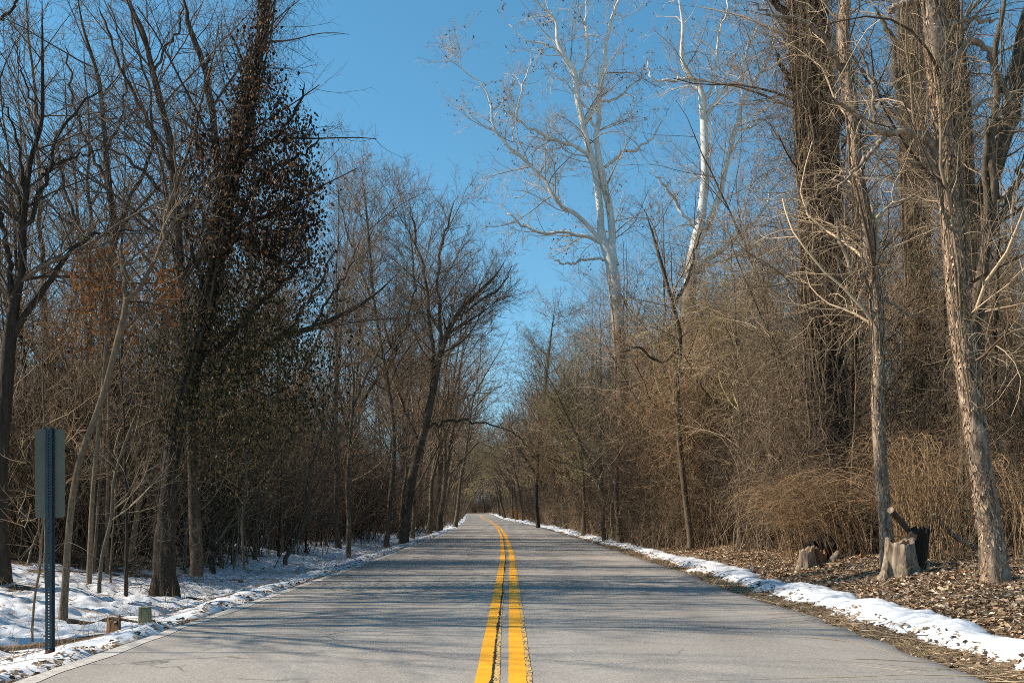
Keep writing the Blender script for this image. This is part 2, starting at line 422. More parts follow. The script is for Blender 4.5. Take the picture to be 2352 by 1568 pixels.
o = strip('centre_line', .010, .140, 3, 285, .005, M['yellow'], .004, .008); o['label'] = 'right yellow centre line, solid and bright'
o = strip('centre_line', .140, .180, 3, 60, .0045, M['yellow_old'], .010, .010); o['label'] = 'faded outer edge of the right yellow centre line'

sl = np.concatenate([-np.geomspace(30, 9, 110), -np.linspace(8.95, 3.5, 150)])
ys = np.geomspace(4.5, 360, 900)
V, q = grid(sl, ys, lambda x, y: ground(x, y) + snow_h(x, y))
obj('snow_cover', mesh_from('snow_cover', V, [q], [M['snow']]), kind='structure', label='patchy old snow on the sloping verge left of the road')
def snow_r(x, y):
    s = x - xc(y)
    c = 4.22 + (vn(y * .35, y * 0 + 3.) - .5) * .25 + (vn(y * 1.9, y * 0 + 7.) - .5) * .12 + np.clip((y - 60) / 80, 0, 1) * .3
    wd = .34 + (vn(y * .6, y * 0 + 11.) - .5) * .22 + (vn(y * 2.6, y * 0 + 13.) - .5) * .16 + (vn(y * 9, s * 4 + 13.) - .5) * .16 + np.clip((y - 50) / 100, 0, 1) * .35
    u = (s - c) / wd
    h = .12 * (1 - np.abs(u) ** 2.6)
    h = np.where(h > 0, h, h * 1.2) * (.62 + .38 * np.clip((26 - y) / 16, 0, 1))
    h = h + (fbm(x * 3.0, y * 3.0, 2.2, 3) - .5) * .11 + (fbm(x * 10, y * 10, 6.2, 2) - .5) * .04
    return np.where(np.abs(u) > 1.6, -.12, np.maximum(h, -.12))
V, q = grid(np.linspace(3.55, 5.6, 90), np.geomspace(4.5, 330, 1100), lambda x, y: ground(x, y) + snow_r(x, y))
obj('snow_bank', mesh_from('snow_bank', V, [q], [M['snow']]), kind='structure', label='narrow lumpy ribbon of old snow along the right edge of the road')

# ------------------------------------------------------------------ leaves, grass, sticks (stuff)
def leaf_cards(rng, C, size, flat=.35, hang=False):
    """curled six point leaves at centres C"""
    n = len(C)
    sz = size * rng.uniform(.4, 1.6, n)
    if hang:
        a = np.array([0, 0, -1.]) + rng.normal(size=(n, 3)) * .45
    else:
        a = rng.normal(size=(n, 3)) * np.array([1, 1, flat])
    a = norm(a)
    b = norm(np.cross(a, norm(rng.normal(size=(n, 3)) * (1 if hang else flat) + (0 if hang else np.array([0, 0, 1.])))))
    c = np.cross(a, b)
    if not hang: c = np.where(c[:, 2:3] < 0, -c, c)
    cu = rng.uniform(.1, .7, n)[:, None]; w = rng.uniform(.45, .8, n)[:, None]
    s = sz[:, None] * .5
    pts = [(-1, 0, 0), (-.2, -1, 1), (.55, -.62, .8), (1, 0, .2), (.55, .62, .8), (-.2, 1, 1)]
    V = np.stack([C + s * (p[0] * a + p[1] * w * b + p[2] * cu * c) for p in pts], 1)
    i = (np.arange(n) * 6)[:, None]
    return V.reshape(-1, 3), [np.concatenate([i + np.array([[0, 1, 2, 3]]), i + np.array([[0, 3, 4, 5]])])]

rng = np.random.default_rng(11)
n = 135000
y = 6.5 + 45 * rng.uniform(0, 1, n) ** 1.7
s = 4.35 + np.abs(rng.normal(0, 1, n)) * 2.2 + rng.uniform(0, 1.2, n)
x = xc(y) + s
C = np.stack([x, y, ground(x, y) + rng.uniform(.0, .045, n)], -1)
keep = (snow_r(x, y) < .0) & (vn(x * 1.4, y * 1.4, 3.) + rng.uniform(0, .8, n) > .42)
Vl, Fl = leaf_cards(rng, C[keep], .060)
obj('fallen_leaves', mesh_from('fallen_leaves', Vl, Fl, [M['leaf_litter']], False), kind='stuff', label='pale brown fallen leaves covering the bank right of the road')
n = 8200
y = 6.5 + 50 * rng.uniform(0, 1, n) ** 1.5
s = np.concatenate([rng.uniform(3.5, 4.05, n // 2), -rng.uniform(3.5, 3.8, n // 4), -rng.uniform(3.9, 14, n - n // 2 - n // 4)])
x = xc(y) + s
zb = np.where(s < 0, np.maximum(ground(x, y) + snow_h(x, y), ground(x, y)), ground(x, y) + np.maximum(snow_r(x, y), 0))
ok = (s > 0) | (s > -3.8) | (rng.uniform(0, 1, n) < .8)
Vl, Fl = leaf_cards(rng, np.stack([x, y, zb + .008], -1)[ok], .05)
obj('leaf_debris', mesh_from('leaf_debris', Vl, Fl, [M['leaf_litter']], False), kind='stuff', label='scattered dead leaves along the road edges and on the snow')

def blades(rng, base, h, lean, r, K=4):
    n = len(base)
    d = norm(np.concatenate([rng.normal(size=(n, 2)) * lean, np.ones((n, 1))], 1))
    bend = rng.normal(size=(n, 3)) * np.array([1, 1, .2]) * lean * .8
    k = np.linspace(0, 1, K)[None, :, None]
    L = (h * rng.uniform(.4, 1.3, n))[:, None, None]
    P = base[:, None, :] + L * (k * d[:, None, :] + k ** 2 * bend[:, None, :])
    R = r * (1 - .8 * np.linspace(0, 1, K))[None, :] * np.ones((n, 1))
    return P, R
# dry grass in the dirt strip between asphalt and snow on the right, and thin along the left
n = 15000
y = 6.2 + 36 * rng.uniform(0, 1, n) ** 1.6
s = 3.52 + np.abs(rng.normal(0, .2, n)) + rng.uniform(0, .12, n)
x = xc(y) + s; k = (snow_r(x, y) < .03) & (vn(x * 3, y * 2.2, 7.) > .3)
ac = Acc()
ac.tube(*blades(rng, np.stack([x, y, ground(x, y)], -1)[k], .07, 1.6, .0022), 3)
n = 5000
y = 6.2 + 40 * rng.uniform(0, 1, n) ** 1.6; s = -3.48 - np.abs(rng.normal(0, .09, n)); x = xc(y) + s
k = vn(x * 2, y * 1.1, 9.) > .45
ac.tube(*blades(rng, np.stack([x, y, ground(x, y)], -1)[k], .06, 1.5, .0022), 3)
n = 2500
y = 6 + 40 * rng.uniform(0, 1, n) ** 1.5; s = 4.5 + rng.uniform(0, 4, n); x = xc(y) + s
ac.tube(*blades(rng, np.stack([x, y, ground(x, y)], -1), .12, .9, .002), 3)
obj('dry_grass', ac.mesh('dry_grass', [M['grass_dry']]), kind='stuff', label='short dry yellow grass in the dirt strip along the road')
# stems and sticks poking out of the snow, left
n = 4600
y = 7.5 + 55 * rng.uniform(0, 1, n) ** 1.5; s = -4.1 - rng.uniform(0, 1, n) ** 1.3 * 14; x = xc(y) + s
b = np.stack([x, y, ground(x, y)], -1)
ac = Acc(); P, R = blades(rng, b, .34, .55, .0032, 5); ac.tube(P, R, 3)
Q, RR = grow(rng, P, R, 5, 4, .3, .7, rmin=.0016); ac.tube(Q, RR, 3)
n = 420
y = 8 + 40 * rng.uniform(0, 1, n) ** 1.3; s = -4.3 - rng.uniform(0, 1, n) * 12; x = xc(y) + s
b = np.stack([x, y, ground(x, y) + np.maximum(snow_h(x, y), 0) + .01], -1)
P, R = blades(rng, b, .45, 7., .006, 7); P[:, 1:] += np.cumsum(rng.normal(size=P[:, 1:].shape) * .02, axis=1)
P[:, :, 2] = ground(P[:, :, 0], P[:, :, 1]) + np.maximum(snow_h(P[:, :, 0], P[:, :, 1]), 0) + .012
ac.tube(P, R, 4)
obj('twig_litter', ac.mesh('twig_litter', [M['twig_red']]), kind='stuff', label='brown weed stems and fallen sticks poking through the snow on the left')
n = 420
y = 7 + 30 * rng.uniform(0, 1, n) ** 1.4; s = np.where(rng.uniform(size=n) < .3, 3.6 + rng.uniform(0, .3, n), 4.7 + rng.uniform(0, 1, n) * 5); x = xc(y) + s
P, R_ = blades(rng, np.stack([x, y, ground(x, y) + .03], -1), .4, 6., .005, 7); P[:, 1:] += np.cumsum(rng.normal(size=P[:, 1:].shape) * .02, axis=1)
P[:, :, 2] = ground(P[:, :, 0], P[:, :, 1]) + .03 + np.abs(np.cumsum(rng.normal(size=P[:, :, 2].shape) * .012, axis=1))
ac = Acc(); ac.tube(P, R_, 4)
n = 500
y = 9 + 30 * rng.uniform(0, 1, n) ** 1.3; s = 5.3 + rng.uniform(0, 1, n) * 4; x = xc(y) + s
P, R_ = blades(rng, np.stack([x, y, ground(x, y)], -1), .5, .5, .003, 6); ac.tube(P, R_, 3); Q, RR = grow(rng, P, R_, 5, 4, .3, .7, rmin=.0015); ac.tube(Q, RR, 3)
obj('twig_litter', ac.mesh('twig_litter', [M['twig_tan']]), kind='stuff', label='pale sticks and weed stems lying among the leaves on the right bank')

# ------------------------------------------------------------------ tree building
def tree_parts(rng, ac_t, ac_c, limbs, dens=1.0, up=.18, twig_r=.0024, spread=(35, 65), levels=3, S0=7, wig=.3, lscale=1.0, droop=0.):
    """limbs: list of (P(K,3), R(K)) main limbs; adds them to trunk mesh and the fine branches to crown mesh"""
    b1P, b1R = [], []
    for P, R in limbs:
        P = P[None]; R = R[None]
        Q, RR = grow(rng, P, R, 3.2 * dens, 8, .25 * lscale, .62 * lscale, spread, .10, 1., wig, up, .5, twig_r * 1.7, .010, .3, lmax=3.6 * lscale, lmin=.4, droop=droop)
        b1P.append(Q); b1R.append(RR)
        # tip continuation
    B = np.concatenate(b1P); BR = np.concatenate(b1R)
    ac_c.tube(B, BR, 5)
    C, CR = grow(rng, B, BR, 6.0 * dens, 6, .28, .68, (30, 60), .1, 1., wig, up, .6, twig_r * 1.25, .008, .4, lmax=1.5, lmin=.15, droop=droop)
    ac_c.tube(C, CR, 3)
    if levels > 2:
        D, DR = grow(rng, C, CR, 8.0 * dens, 4, .3, .75, (28, 55), .15, 1., wig, up, .7, twig_r, .006, .6, lmax=.6, lmin=.08, droop=droop)
        ac_c.tube(D, DR, 3)
    return B, C

def ridgef(amp, freq, seed, zf=.6, flare=None):
    def f(P, a):
        x = np.cos(a)[None, None, :] * freq / 6.28 * 2; y = np.sin(a)[None, None, :] * freq / 6.28 * 2
        z = P[:, :, 2][:, :, None] * zf * 3
        n = vn(x + z * .15 + seed, y + seed, z) - .5
        n2 = vn(x * 2.5 + seed, y * 2.5, z * 3) - .5
        r = 1 + amp * (n * 1.6 + n2 * .9)
        if flare is not None:
            z0, h, k = flare
            fl = np.exp(-np.maximum(P[:, :, 2][:, :, None] - z0, 0) / h)
            lob = .6 + .4 * np.cos(a * 4 + seed)[None, None, :] + .3 * np.cos(a * 7 + seed * 2)[None, None, :]
            r = r * (1 + k * fl * lob)
        return r
    return f

def new_tree(name, label, base, group=None, category='tree'):
    o = bpy.data.objects.new(name, None); COL.objects.link(o)
    o.location = tuple(float(v) for v in base); o['label'] = label; o['category'] = category
    if group: o['group'] = group
    return o
def child(root, name, me, label=None, kind=None):
    o = obj(name, me, parent=root)
    loc = root.location
    me.transform(Matrix.Translation(-loc)); me.update()
    if label: o['label'] = label
    if kind: o['kind'] = kind
    return o

WSC = [1.0]
def guide(pts, D, K=14, jit=0., rng=None):
    """pts: (x, y, width_px[, dD]) -> P (K,3), R (K)"""
    c = []
    for p in pts:
        d = D + (p[3] if len(p) > 3 else 0)
        q = px(p[0], p[1], d); c.append([*q, p[2] * .5 * WSC[0] / FPX * d])
    c = spline(c, K)
    if rng is not None and jit: c[1:, :3] += rng.normal(size=(K - 1, 3)) * jit
    tt = np.linspace(0, 1, K); c[:, 3] *= np.clip((1.02 - tt) / .16, .12, 1) ** .8
    return c[:, :3], np.maximum(c[:, 3], .003)

def vines_on(rng, ac, P, R, n, r=(.006, .02), off=1.05, wrap=1.2, t0=0., t1=1., loose=.02):
    """vine stems running up a trunk's surface"""
    K = 40
    Tt = norm(np.gradient(P, axis=0)); U = norm(np.cross(Tt, np.array([.1, 1., 0]))); W = np.cross(Tt, U)
    L = len(P)
    for i in range(n):
        a0 = rng.uniform(0, 6.28); a1 = a0 + rng.normal() * wrap
        ts = t0 + (t1 - t0) * rng.uniform(0, .5); te = min(t1, ts + (t1 - t0) * rng.uniform(.3, .9))
        t = np.linspace(ts, te, K) * (L - 1); k = np.minimum(t.astype(int), L - 2); f = (t - k)[:, None]
        p = P[k] * (1 - f) + P[k + 1] * f; u = U[k]; w = W[k]; rr = R[k] * (1 - f[:, 0]) + R[k + 1] * f[:, 0]
        a = np.linspace(a0, a1, K) + np.cumsum(rng.normal(size=K)) * .06
        rad = (rr * off + np.abs(np.cumsum(rng.normal(size=K)) * loose * .3) * (loose > 0))[:, None]
        q = p + rad * (np.cos(a)[:, None] * u + np.sin(a)[:, None] * w)
        ac.tube(q[None], np.full((1, K), rng.uniform(*r)), 5)

def flakes(rng, ac, P, R, n, l=(.05, .16), w=(.015, .04), lift=.012):
    """loose bark plates lying on the trunk, torn free at one end"""
    L = len(P); t = rng.uniform(.01, .99, n) * (L - 1); k = np.minimum(t.astype(int), L - 2); f = (t - k)[:, None]
    p = P[k] * (1 - f) + P[k + 1] * f; T = norm(P[k + 1] - P[k]); a = rng.uniform(0, 6.28, n)
    U = norm(np.cross(T, np.array([.1, 1., 0]))); W = np.cross(T, U)
    o = np.cos(a)[:, None] * U + np.sin(a)[:, None] * W; sd_ = np.cross(T, o)
    r = R[k][:, None]; hl = rng.uniform(*l, n)[:, None] / 2; hw = rng.uniform(*w, n)[:, None] / 2; tw = rng.normal(size=(n, 1)) * .25
    T2 = norm(T + sd_ * tw); li = np.abs(rng.normal(size=(n, 1))) * lift; sg = np.where(rng.uniform(size=(n, 1)) < .5, -1, 1)
    b = p + o * (r * 1.05)
    pts = [b - T2 * hl * sg - sd_ * hw * .6, b - T2 * hl * sg + sd_ * hw * .5 , b + sd_ * hw - o * .004 + o * li * .4, b + T2 * hl * sg + sd_ * hw * .5 + o * li, b + T2 * hl * sg * 1.1 - sd_ * hw * .4 + o * li, b - sd_ * hw - o * .004 + o * li * .4]
    V = np.stack(pts, 1).reshape(-1, 3); i = (np.arange(n) * 6)[:, None]
    ac.add(V, [i + np.array([[0, 1, 2, 5]]), i + np.array([[5, 2, 3, 4]])])

def hang_cloud(rng, P, R, n, l=(.3, 1.6), rad=(.0, .9), r=(.002, .005), K=8, up=.0, out=.7, z=(-99, 99)):
    """fine tangled strands that stick out of and hang round a trunk"""
    L = len(P); t = rng.uniform(0, 1, n) * (L - 1); k = np.minimum(t.astype(int), L - 2); f = (t - k)[:, None]
    p = P[k] * (1 - f) + P[k + 1] * f
    a = rng.uniform(0, 6.28, n); d = np.stack([np.cos(a), np.sin(a), rng.normal(size=n) * .35 + up], -1)
    p = p + d * (R[k] + rng.uniform(rad[0], rad[1], n) ** 1.5)[:, None]
    ln = rng.uniform(l[0], l[1], n)
    dd = norm(d * out + rng.normal(size=(n, 3)) * .6)
    dr = rng.uniform(-1.2, 3.5, (n, 1))
    Q = np.zeros((n, K, 3)); Q[:, 0] = p
    for j in range(1, K):
        dd = norm(dd + rng.normal(size=(n, 3)) * .42 + np.array([0, 0, -.10]) * dr)
        Q[:, j] = Q[:, j - 1] + dd * (ln / (K - 1))[:, None]
    RR = (r[0] + (r[1] - r[0]) * rng.uniform(0, 1, n) ** 3 * 1.6)[:, None] * (1 - .7 * np.linspace(0, 1, K))[None]
    return Q, RR

def hero(name, label, D, trunk, limbs, bk='bark', tw='twig', seed=1, dens=1.0, up=.18, S=14, K=60, amp=.12, flare=(.35, .5), auto=0, auto_t=(.35, 1.), auto_len=(.18, .4), twig_r=.0024, lscale=1., group=None, levels=3, sub=True, jit=.0, category='tree', base_drop=.25, auto_ang=(35, 70), wig=.3, own=True):
    rng = np.random.default_rng(seed)
    P, R = guide(trunk, D, K, jit, rng)
    b = P[0].copy(); b[2] = float(ground(b[0], b[1]))
    P0 = P[0] - np.array([0, 0, base_drop]) ; P = np.vstack([P0[None], P]); R = np.concatenate([[R[0]], R])
    at, acr = Acc(), Acc()
    at.tube(P[None], R[None], S, ridgef(amp, 5 if S > 10 else 3, seed, .5, (b[2], flare[0], flare[1]) if flare else None))
    L = []
    for l in limbs:
        dd = 0
        if isinstance(l, tuple): l, dd = l
        p, r = guide(l, D + dd, 22, .0022 * D ** .8, rng)
        at.tube(p[None], r[None], 8, ridgef(.12, 3, seed + 3, .8)); L.append((p, r))
    trunk_seg = (P[int(K * auto_t[0]):], R[int(K * auto_t[0]):])
    if auto:
        Ltr = np.linalg.norm(np.diff(trunk_seg[0], axis=0), axis=1).sum()
        A, AR = grow(rng, trunk_seg[0][None], trunk_seg[1][None], auto / Ltr, 12, auto_len[0], auto_len[1], auto_ang, .0, 1., wig * 1.3, up * 1.3, .36, .005, .0072, .3, lmax=6, lmin=.6)
        at.tube(A, AR, 6)
        L += [(A[i], AR[i]) for i in range(len(A))]
    if own: L.append(trunk_seg)
    TIP = None
    if sub: TIP = tree_parts(rng, at, acr, L, dens, up, twig_r, S0=S, levels=levels, lscale=lscale, wig=wig)
    root = new_tree(name, label, b, group, category)
    child(root, 'trunk', at.mesh('trunk', [M[bk]]))
    if acr.n: child(root, 'crown', acr.mesh('crown', [M[tw]]))
    if TIP is not None: L = L + [(TIP[1], None)]
    return root, P, R, L

# ------------------------------------------------------------------ the trees one can tell apart
# right: near shaggy tree
root, P, R, L = hero('shaggy_bark_tree', 'thick tree with pale shaggy bark leaning left, nearest on the leafy bank', 13.2,
    [(2290, 1352, 54), (2277, 1250, 49), (2258, 1120, 46), (2240, 1000, 44), (2222, 860, 46), (2205, 720, 47), (2193, 560, 46), (2180, 400, 50), (2166, 250, 48), (2150, 100, 52), (2128, -60, 50), (2110, -260, 42)],
    [[(2172, 378, 26), (2132, 326, 21), (2108, 308, 19), (2070, 300, 17), (2040, 305, 16), (2012, 296, 13), (1988, 274, 12), (1935, 240, 9), (1880, 200, 5, -.3)],
     [(2040, 305, 12), (2000, 350, 10), (1960, 395, 7, -.3), (1905, 455, 5, -.6)],
     ([(2175, 60, 14), (2230, 45, 9), (2300, 48, 7)], 0),
     [(2180, 150, 22), (2215, 100, 18), (2262, 112, 14), (2300, 190, 12), (2330, 260, 11)],
     [(2128, 8, 22), (2090, 2, 18), (2050, 22, 12), (2040, 30, 9)],
     [(2010, 280, 9), (2005, 220, 7), (1990, 150, 6), (1960, 80, 4)]],
    'bark_pale', 'twig_tan', 41, 1.0, .12, 26, 150, .30, (.2, .28), auto=18, auto_t=(.25, .95), auto_len=(.04, .13), lscale=.8, wig=.6)
rng = np.random.default_rng(42)
ac = Acc(); flakes(rng, ac, P, R, 5200); child(root, 'bark_plates', ac.mesh('bark_plates', [M['flake']], False), kind='stuff')
ac = Acc(); vines_on(rng, ac, P, R, 30, (.004, .014), 1.02, .8, .02, .98, .006)
Q, RR = hang_cloud(rng, P, R, 900, (.15, .7), (0, .05), (.0018, .004)); ac.tube(Q, RR, 3)
child(root, 'vine', ac.mesh('vine', [M['vine']]))
# right: dark slender stem rising beside it
hero('forked_bare_tree', 'slender dark two-stemmed tree rising close behind the shaggy bark tree, at the frame side', 14.4,
    [(2262, 1290, 26), (2262, 1100, 26), (2240, 900, 27), (2232, 760, 26), (2252, 640, 24), (2272, 540, 20), (2282, 440, 18), (2275, 330, 17), (2290, 220, 15), (2285, 120, 14), (2305, 20, 12), (2312, -80, 9)],
    [[(2272, 545, 17), (2320, 460, 15), (2345, 380, 12), (2370, 300, 9)], [(2240, 760, 20), (2262, 640, 17), (2264, 430, 13), (2266, 250, 9)],
     [(2282, 440, 10), (2320, 470, 7), (2360, 500, 5)], [(2275, 330, 14), (2310, 250, 11), (2345, 190, 8), (2380, 140, 6)],
     [(2290, 220, 10), (2330, 150, 8), (2352, 60, 6)]], 'bark', 'twig', 43, .95, .15, 12, 70, .08, (.2, .3), auto=12, auto_t=(.4, 1.), auto_len=(.08, .2), wig=.5)
# right: thinner pale tree left of it
root, P, R, L = hero('pale_bark_tree', 'thin pale barked tree growing just behind the larger split stump', 16.2,
    [(2040, 1300, 30), (2032, 1180, 28), (2022, 1050, 27), (2016, 930, 28), (2018, 820, 27), (2012, 700, 30), (1998, 600, 28), (1988, 500, 27), (1968, 390, 26), (1958, 280, 25), (1944, 170, 25), (1938, 60, 26), (1946, -40, 24), (1950, -220, 19)],
    [[(1990, 640, 14), (1960, 630, 11), (1935, 560, 9), (1920, 500, 8), (1895, 465, 7), (1860, 455, 5)],
     [(1942, 165, 15), (1905, 110, 11, -.2), (1860, 55, 9, -.4), (1800, 40, 8, -.5), (1760, 25, 6, -.6), (1715, 5, 4, -.7)],
     [(2012, 700, 10), (2040, 690, 8), (2080, 720, 6), (2130, 730, 4)],
     [(1975, 420, 9), (1935, 400, 7), (1900, 430, 5), (1850, 420, 3)]],
    'bark_pale', 'twig_tan', 44, .9, .1, 18, 120, .2, (.25, .35), auto=20, auto_t=(.25, .95), auto_len=(.04, .12), lscale=.8, wig=.6)
rng = np.random.default_rng(45)
ac = Acc(); flakes(rng, ac, P, R, 2600, (.04, .12), (.012, .03)); child(root, 'bark_plates', ac.mesh('bark_plates', [M['flake']], False), kind='stuff')
ac = Acc(); vines_on(rng, ac, P, R, 14, (.003, .009), 1.02, 1.6, .02, .98, .008)
Q, RR = hang_cloud(rng, P, R, 500, (.15, .9), (0, .05), (.0018, .004)); ac.tube(Q, RR, 3)
child(root, 'vine', ac.mesh('vine', [M['vine']]))
# right: huge vine hung trunk
root, P, R, L = hero('vine_covered_tree', 'huge dark trunk wrapped in hanging vines behind the thin pale tree, tallest on the right', 21.5,
    [(1916, 1215, 92), (1912, 1050, 88), (1900, 900, 86), (1890, 700, 84), (1884, 500, 82), (1874, 300, 80), (1862, 120, 78), (1850, -30, 74), (1845, -250, 66)],
    [[(1870, 130, 24), (1840, 70, 20), (1790, 20, 16), (1740, -60, 12)], [(1890, 350, 18), (1930, 280, 14), (1950, 180, 10)], [(1870, 260, 14), (1820, 200, 12), (1780, 110, 8)]],
    'bark_dark', 'twig', 46, .8, .0, 26, 110, .22, (.5, .3), auto=26, auto_t=(.1, .98), auto_len=(.05, .13), lscale=.9)
rng = np.random.default_rng(47)
ac = Acc(); vines_on(rng, ac, P, R, 60, (.006, .022), 1.06, .5, .15, 1., .02)
i0 = len(P) // 3; Q, RR = hang_cloud(rng, P[i0:], R[i0:], 3400, (.3, 1.3), (0, .35), (.0022, .006)); ac.tube(Q, RR, 3)
P2 = P + np.linspace(1, 0, len(P))[:, None] ** 1.3 * np.array([-1.1, -.2, 0])
Q, RR = hang_cloud(rng, P2[: int(len(P2) * .8)], R[: int(len(P2) * .8)], 4200, (.4, 1.8), (0, .9), (.0022, .005)); ac.tube(Q, RR, 3)
child(root, 'vine', ac.mesh('vine', [M['vine']]))
# right: second vine hung trunk further back
root, P, R, L = hero('vine_covered_tree', 'vine wrapped grey trunk seen between the thin pale tree and the shaggy bark tree', 25.,
    [(2118, 1200, 56), (2110, 1000, 54), (2104, 800, 54), (2106, 600, 54), (2100, 400, 56), (2098, 200, 52), (2092, 0, 50), (2080, -200, 44)],
    [[(2100, 300, 20), (2060, 200, 16), (2050, 100, 12), (2010, 20, 9)]],
    'bark_moss', 'twig', 48, .8, .05, 18, 90, .2, (.5, .3), auto=18, auto_t=(.2, .98), auto_len=(.06, .16))
rng = np.random.default_rng(49)
ac = Acc(); vines_on(rng, ac, P, R, 60, (.006, .018), 1.06, .6, .0, 1., .02)
Q, RR = hang_cloud(rng, P, R, 3800, (.3, 1.2), (0, .5), (.0024, .005)); ac.tube(Q, RR, 3)
child(root, 'vine', ac.mesh('vine', [M['vine']]))
# right: dark trunk behind the shaggy tree, forks high
root, P, R, L = hero('forked_dark_tree', 'dark mossy tree behind the shaggy bark tree with a high fork leaning right', 19.,
    [(2225, 1250, 50), (2228, 1000, 48), (2226, 760, 48), (2218, 560, 46), (2212, 400, 44), (2205, 250, 38), (2195, 120, 34), (2180, 0, 30), (2165, -150, 24)],
    [[(2222, 600, 34), (2252, 500, 34), (2280, 400, 32), (2310, 310, 28), (2335, 200, 25), (2352, 60, 20), (2370, -60, 14)]],
    'bark_moss', 'twig', 50, .9, .12, 18, 90, .2, (.5, .3), auto=16, auto_t=(.3, .98), auto_len=(.07, .18))
rng = np.random.default_rng(51)
ac = Acc(); vines_on(rng, ac, P, R, 40, (.006, .016), 1.05, .6, .0, 1., .015)
for l in L[:1]: vines_on(rng, ac, l[0], l[1], 20, (.006, .014), 1.05, .6, 0, 1., .015)
Q, RR = hang_cloud(rng, P, R, 2500, (.3, 1.1), (0, .3), (.0022, .0045)); ac.tube(Q, RR, 3)
child(root, 'vine', ac.mesh('vine', [M['vine']]))
# sycamores
WSC[0] = .62
def seeds(rng, L, n, size):
    out = []
    T = np.concatenate([L[-1][0][:, -1], L[-1][0][:, -2]])
    dn = vn(T[:, 0] * .5, T[:, 1] * .5, T[:, 2] * .5); T = T[dn > .42]
    k = rng.integers(0, len(T), n); C = T[k] + rng.normal(size=(n, 3)) * .03
    return leaf_cards(rng, C, size, 1., True)
root, P, R, L = hero('sycamore', 'tall white sycamore, left of the pair, with a long limb reaching left', 46.,
    [(1440, 1190, 58), (1432, 1000, 54), (1425, 820, 50), (1415, 690, 46), (1402, 600, 42), (1382, 540, 30), (1378, 480, 26), (1368, 400, 24), (1352, 340, 24), (1338, 280, 22), (1326, 220, 22), (1318, 165, 22), (1295, 130, 20), (1280, 95, 13), (1276, 50, 10), (1250, 20, 8), (1225, -10, 5)],
    [[(1412, 610, 34), (1406, 560, 30), (1398, 480, 27), (1380, 400, 25), (1372, 300, 20), (1378, 210, 18), (1385, 140, 15), (1400, 60, 12), (1425, -10, 9), (1440, -70, 6)],
     [(1400, 590, 22), (1370, 540, 19), (1330, 500, 17), (1290, 470, 16), (1250, 420, 14), (1225, 380, 12), (1190, 355, 14), (1150, 320, 12), (1128, 280, 9), (1120, 220, 7), (1090, 180, 5), (1050, 150, 4), (1025, 125, 2.5)],
     [(1402, 570, 16), (1350, 545, 14), (1290, 535, 13), (1230, 530, 11), (1180, 500, 8), (1150, 470, 5)],
     [(1378, 420, 16), (1340, 350, 13), (1280, 325, 11), (1230, 300, 9), (1180, 270, 6), (1150, 250, 4)],
     [(1390, 385, 13), (1430, 350, 11), (1470, 340, 9), (1510, 300, 6), (1530, 260, 4)],
     [(1340, 290, 14), (1370, 240, 10), (1410, 230, 8), (1460, 190, 6), (1490, 150, 4)],
     [(1325, 200, 13), (1350, 120, 10), (1345, 40, 7), (1360, -50, 4)],
     [(1296, 130, 9), (1260, 105, 7), (1215, 95, 5), (1180, 70, 3.5), (1150, 40, 2)],
     [(1190, 355, 8), (1180, 290, 6), (1195, 220, 5), (1215, 150, 3), (1220, 110, 2)],
     [(1400, 600, 12), (1350, 595, 10), (1310, 605, 8), (1260, 590, 6)],
     [(1372, 300, 10), (1340, 240, 9), (1310, 200, 7), (1270, 170, 5), (1240, 130, 3)]],
    'bark_syc', 'twig_syc', 60, .75, .1, 14, 60, .06, None, auto=0, twig_r=.0055, lscale=.85, wig=.5)
rng = np.random.default_rng(61)
Vl, Fl = seeds(rng, L, 2200, .06)
child(root, 'seed_balls', mesh_from('seed_balls', Vl, Fl, [M['seed']], False), kind='stuff')
WSC[0] = .72
root, P, R, L = hero('sycamore', 'white forked sycamore with smooth bare limbs, right of the pair', 40.,
    [(1575, 1190, 54), (1578, 900, 50), (1582, 700, 44), (1592, 590, 36), (1606, 520, 32), (1615, 460, 28), (1620, 400, 28), (1618, 320, 25), (1614, 250, 22), (1606, 195, 18), (1580, 170, 15), (1566, 130, 13), (1568, 60, 10), (1560, 0, 8), (1556, -70, 5)],
    [[(1600, 560, 26), (1630, 510, 22), (1650, 450, 18), (1668, 380, 17), (1690, 300, 17), (1706, 240, 14), (1735, 185, 12), (1765, 130, 9), (1790, 60, 6), (1800, 0, 4)],
     [(1618, 300, 18), (1640, 240, 15), (1670, 200, 12), (1700, 180, 10), (1715, 120, 8), (1740, 60, 6), (1760, -20, 4)],
     [(1595, 620, 20), (1650, 580, 15), (1700, 540, 11), (1740, 500, 9), (1780, 430, 7), (1820, 390, 4)],
     [(1612, 250, 12), (1640, 170, 10), (1650, 90, 8), (1670, 20, 6), (1680, -50, 4)],
     [(1590, 180, 10), (1540, 185, 8), (1500, 180, 6), (1480, 130, 4)],
     [(1575, 640, 12), (1610, 620, 11), (1680, 590, 8), (1760, 560, 5)],
     [(1605, 540, 12), (1560, 480, 10), (1530, 430, 8), (1500, 400, 5)],
     [(1690, 300, 9), (1730, 290, 7), (1780, 260, 5), (1810, 220, 3)]],
    'bark_syc', 'twig_syc', 62, .75, .12, 14, 60, .06, None, auto=0, twig_r=.005, lscale=.85, wig=.5)
rng = np.random.default_rng(63)
Vl, Fl = seeds(rng, L, 1500, .05)
child(root, 'seed_balls', mesh_from('seed_balls', Vl, Fl, [M['seed']], False), kind='stuff')
WSC[0] = .85
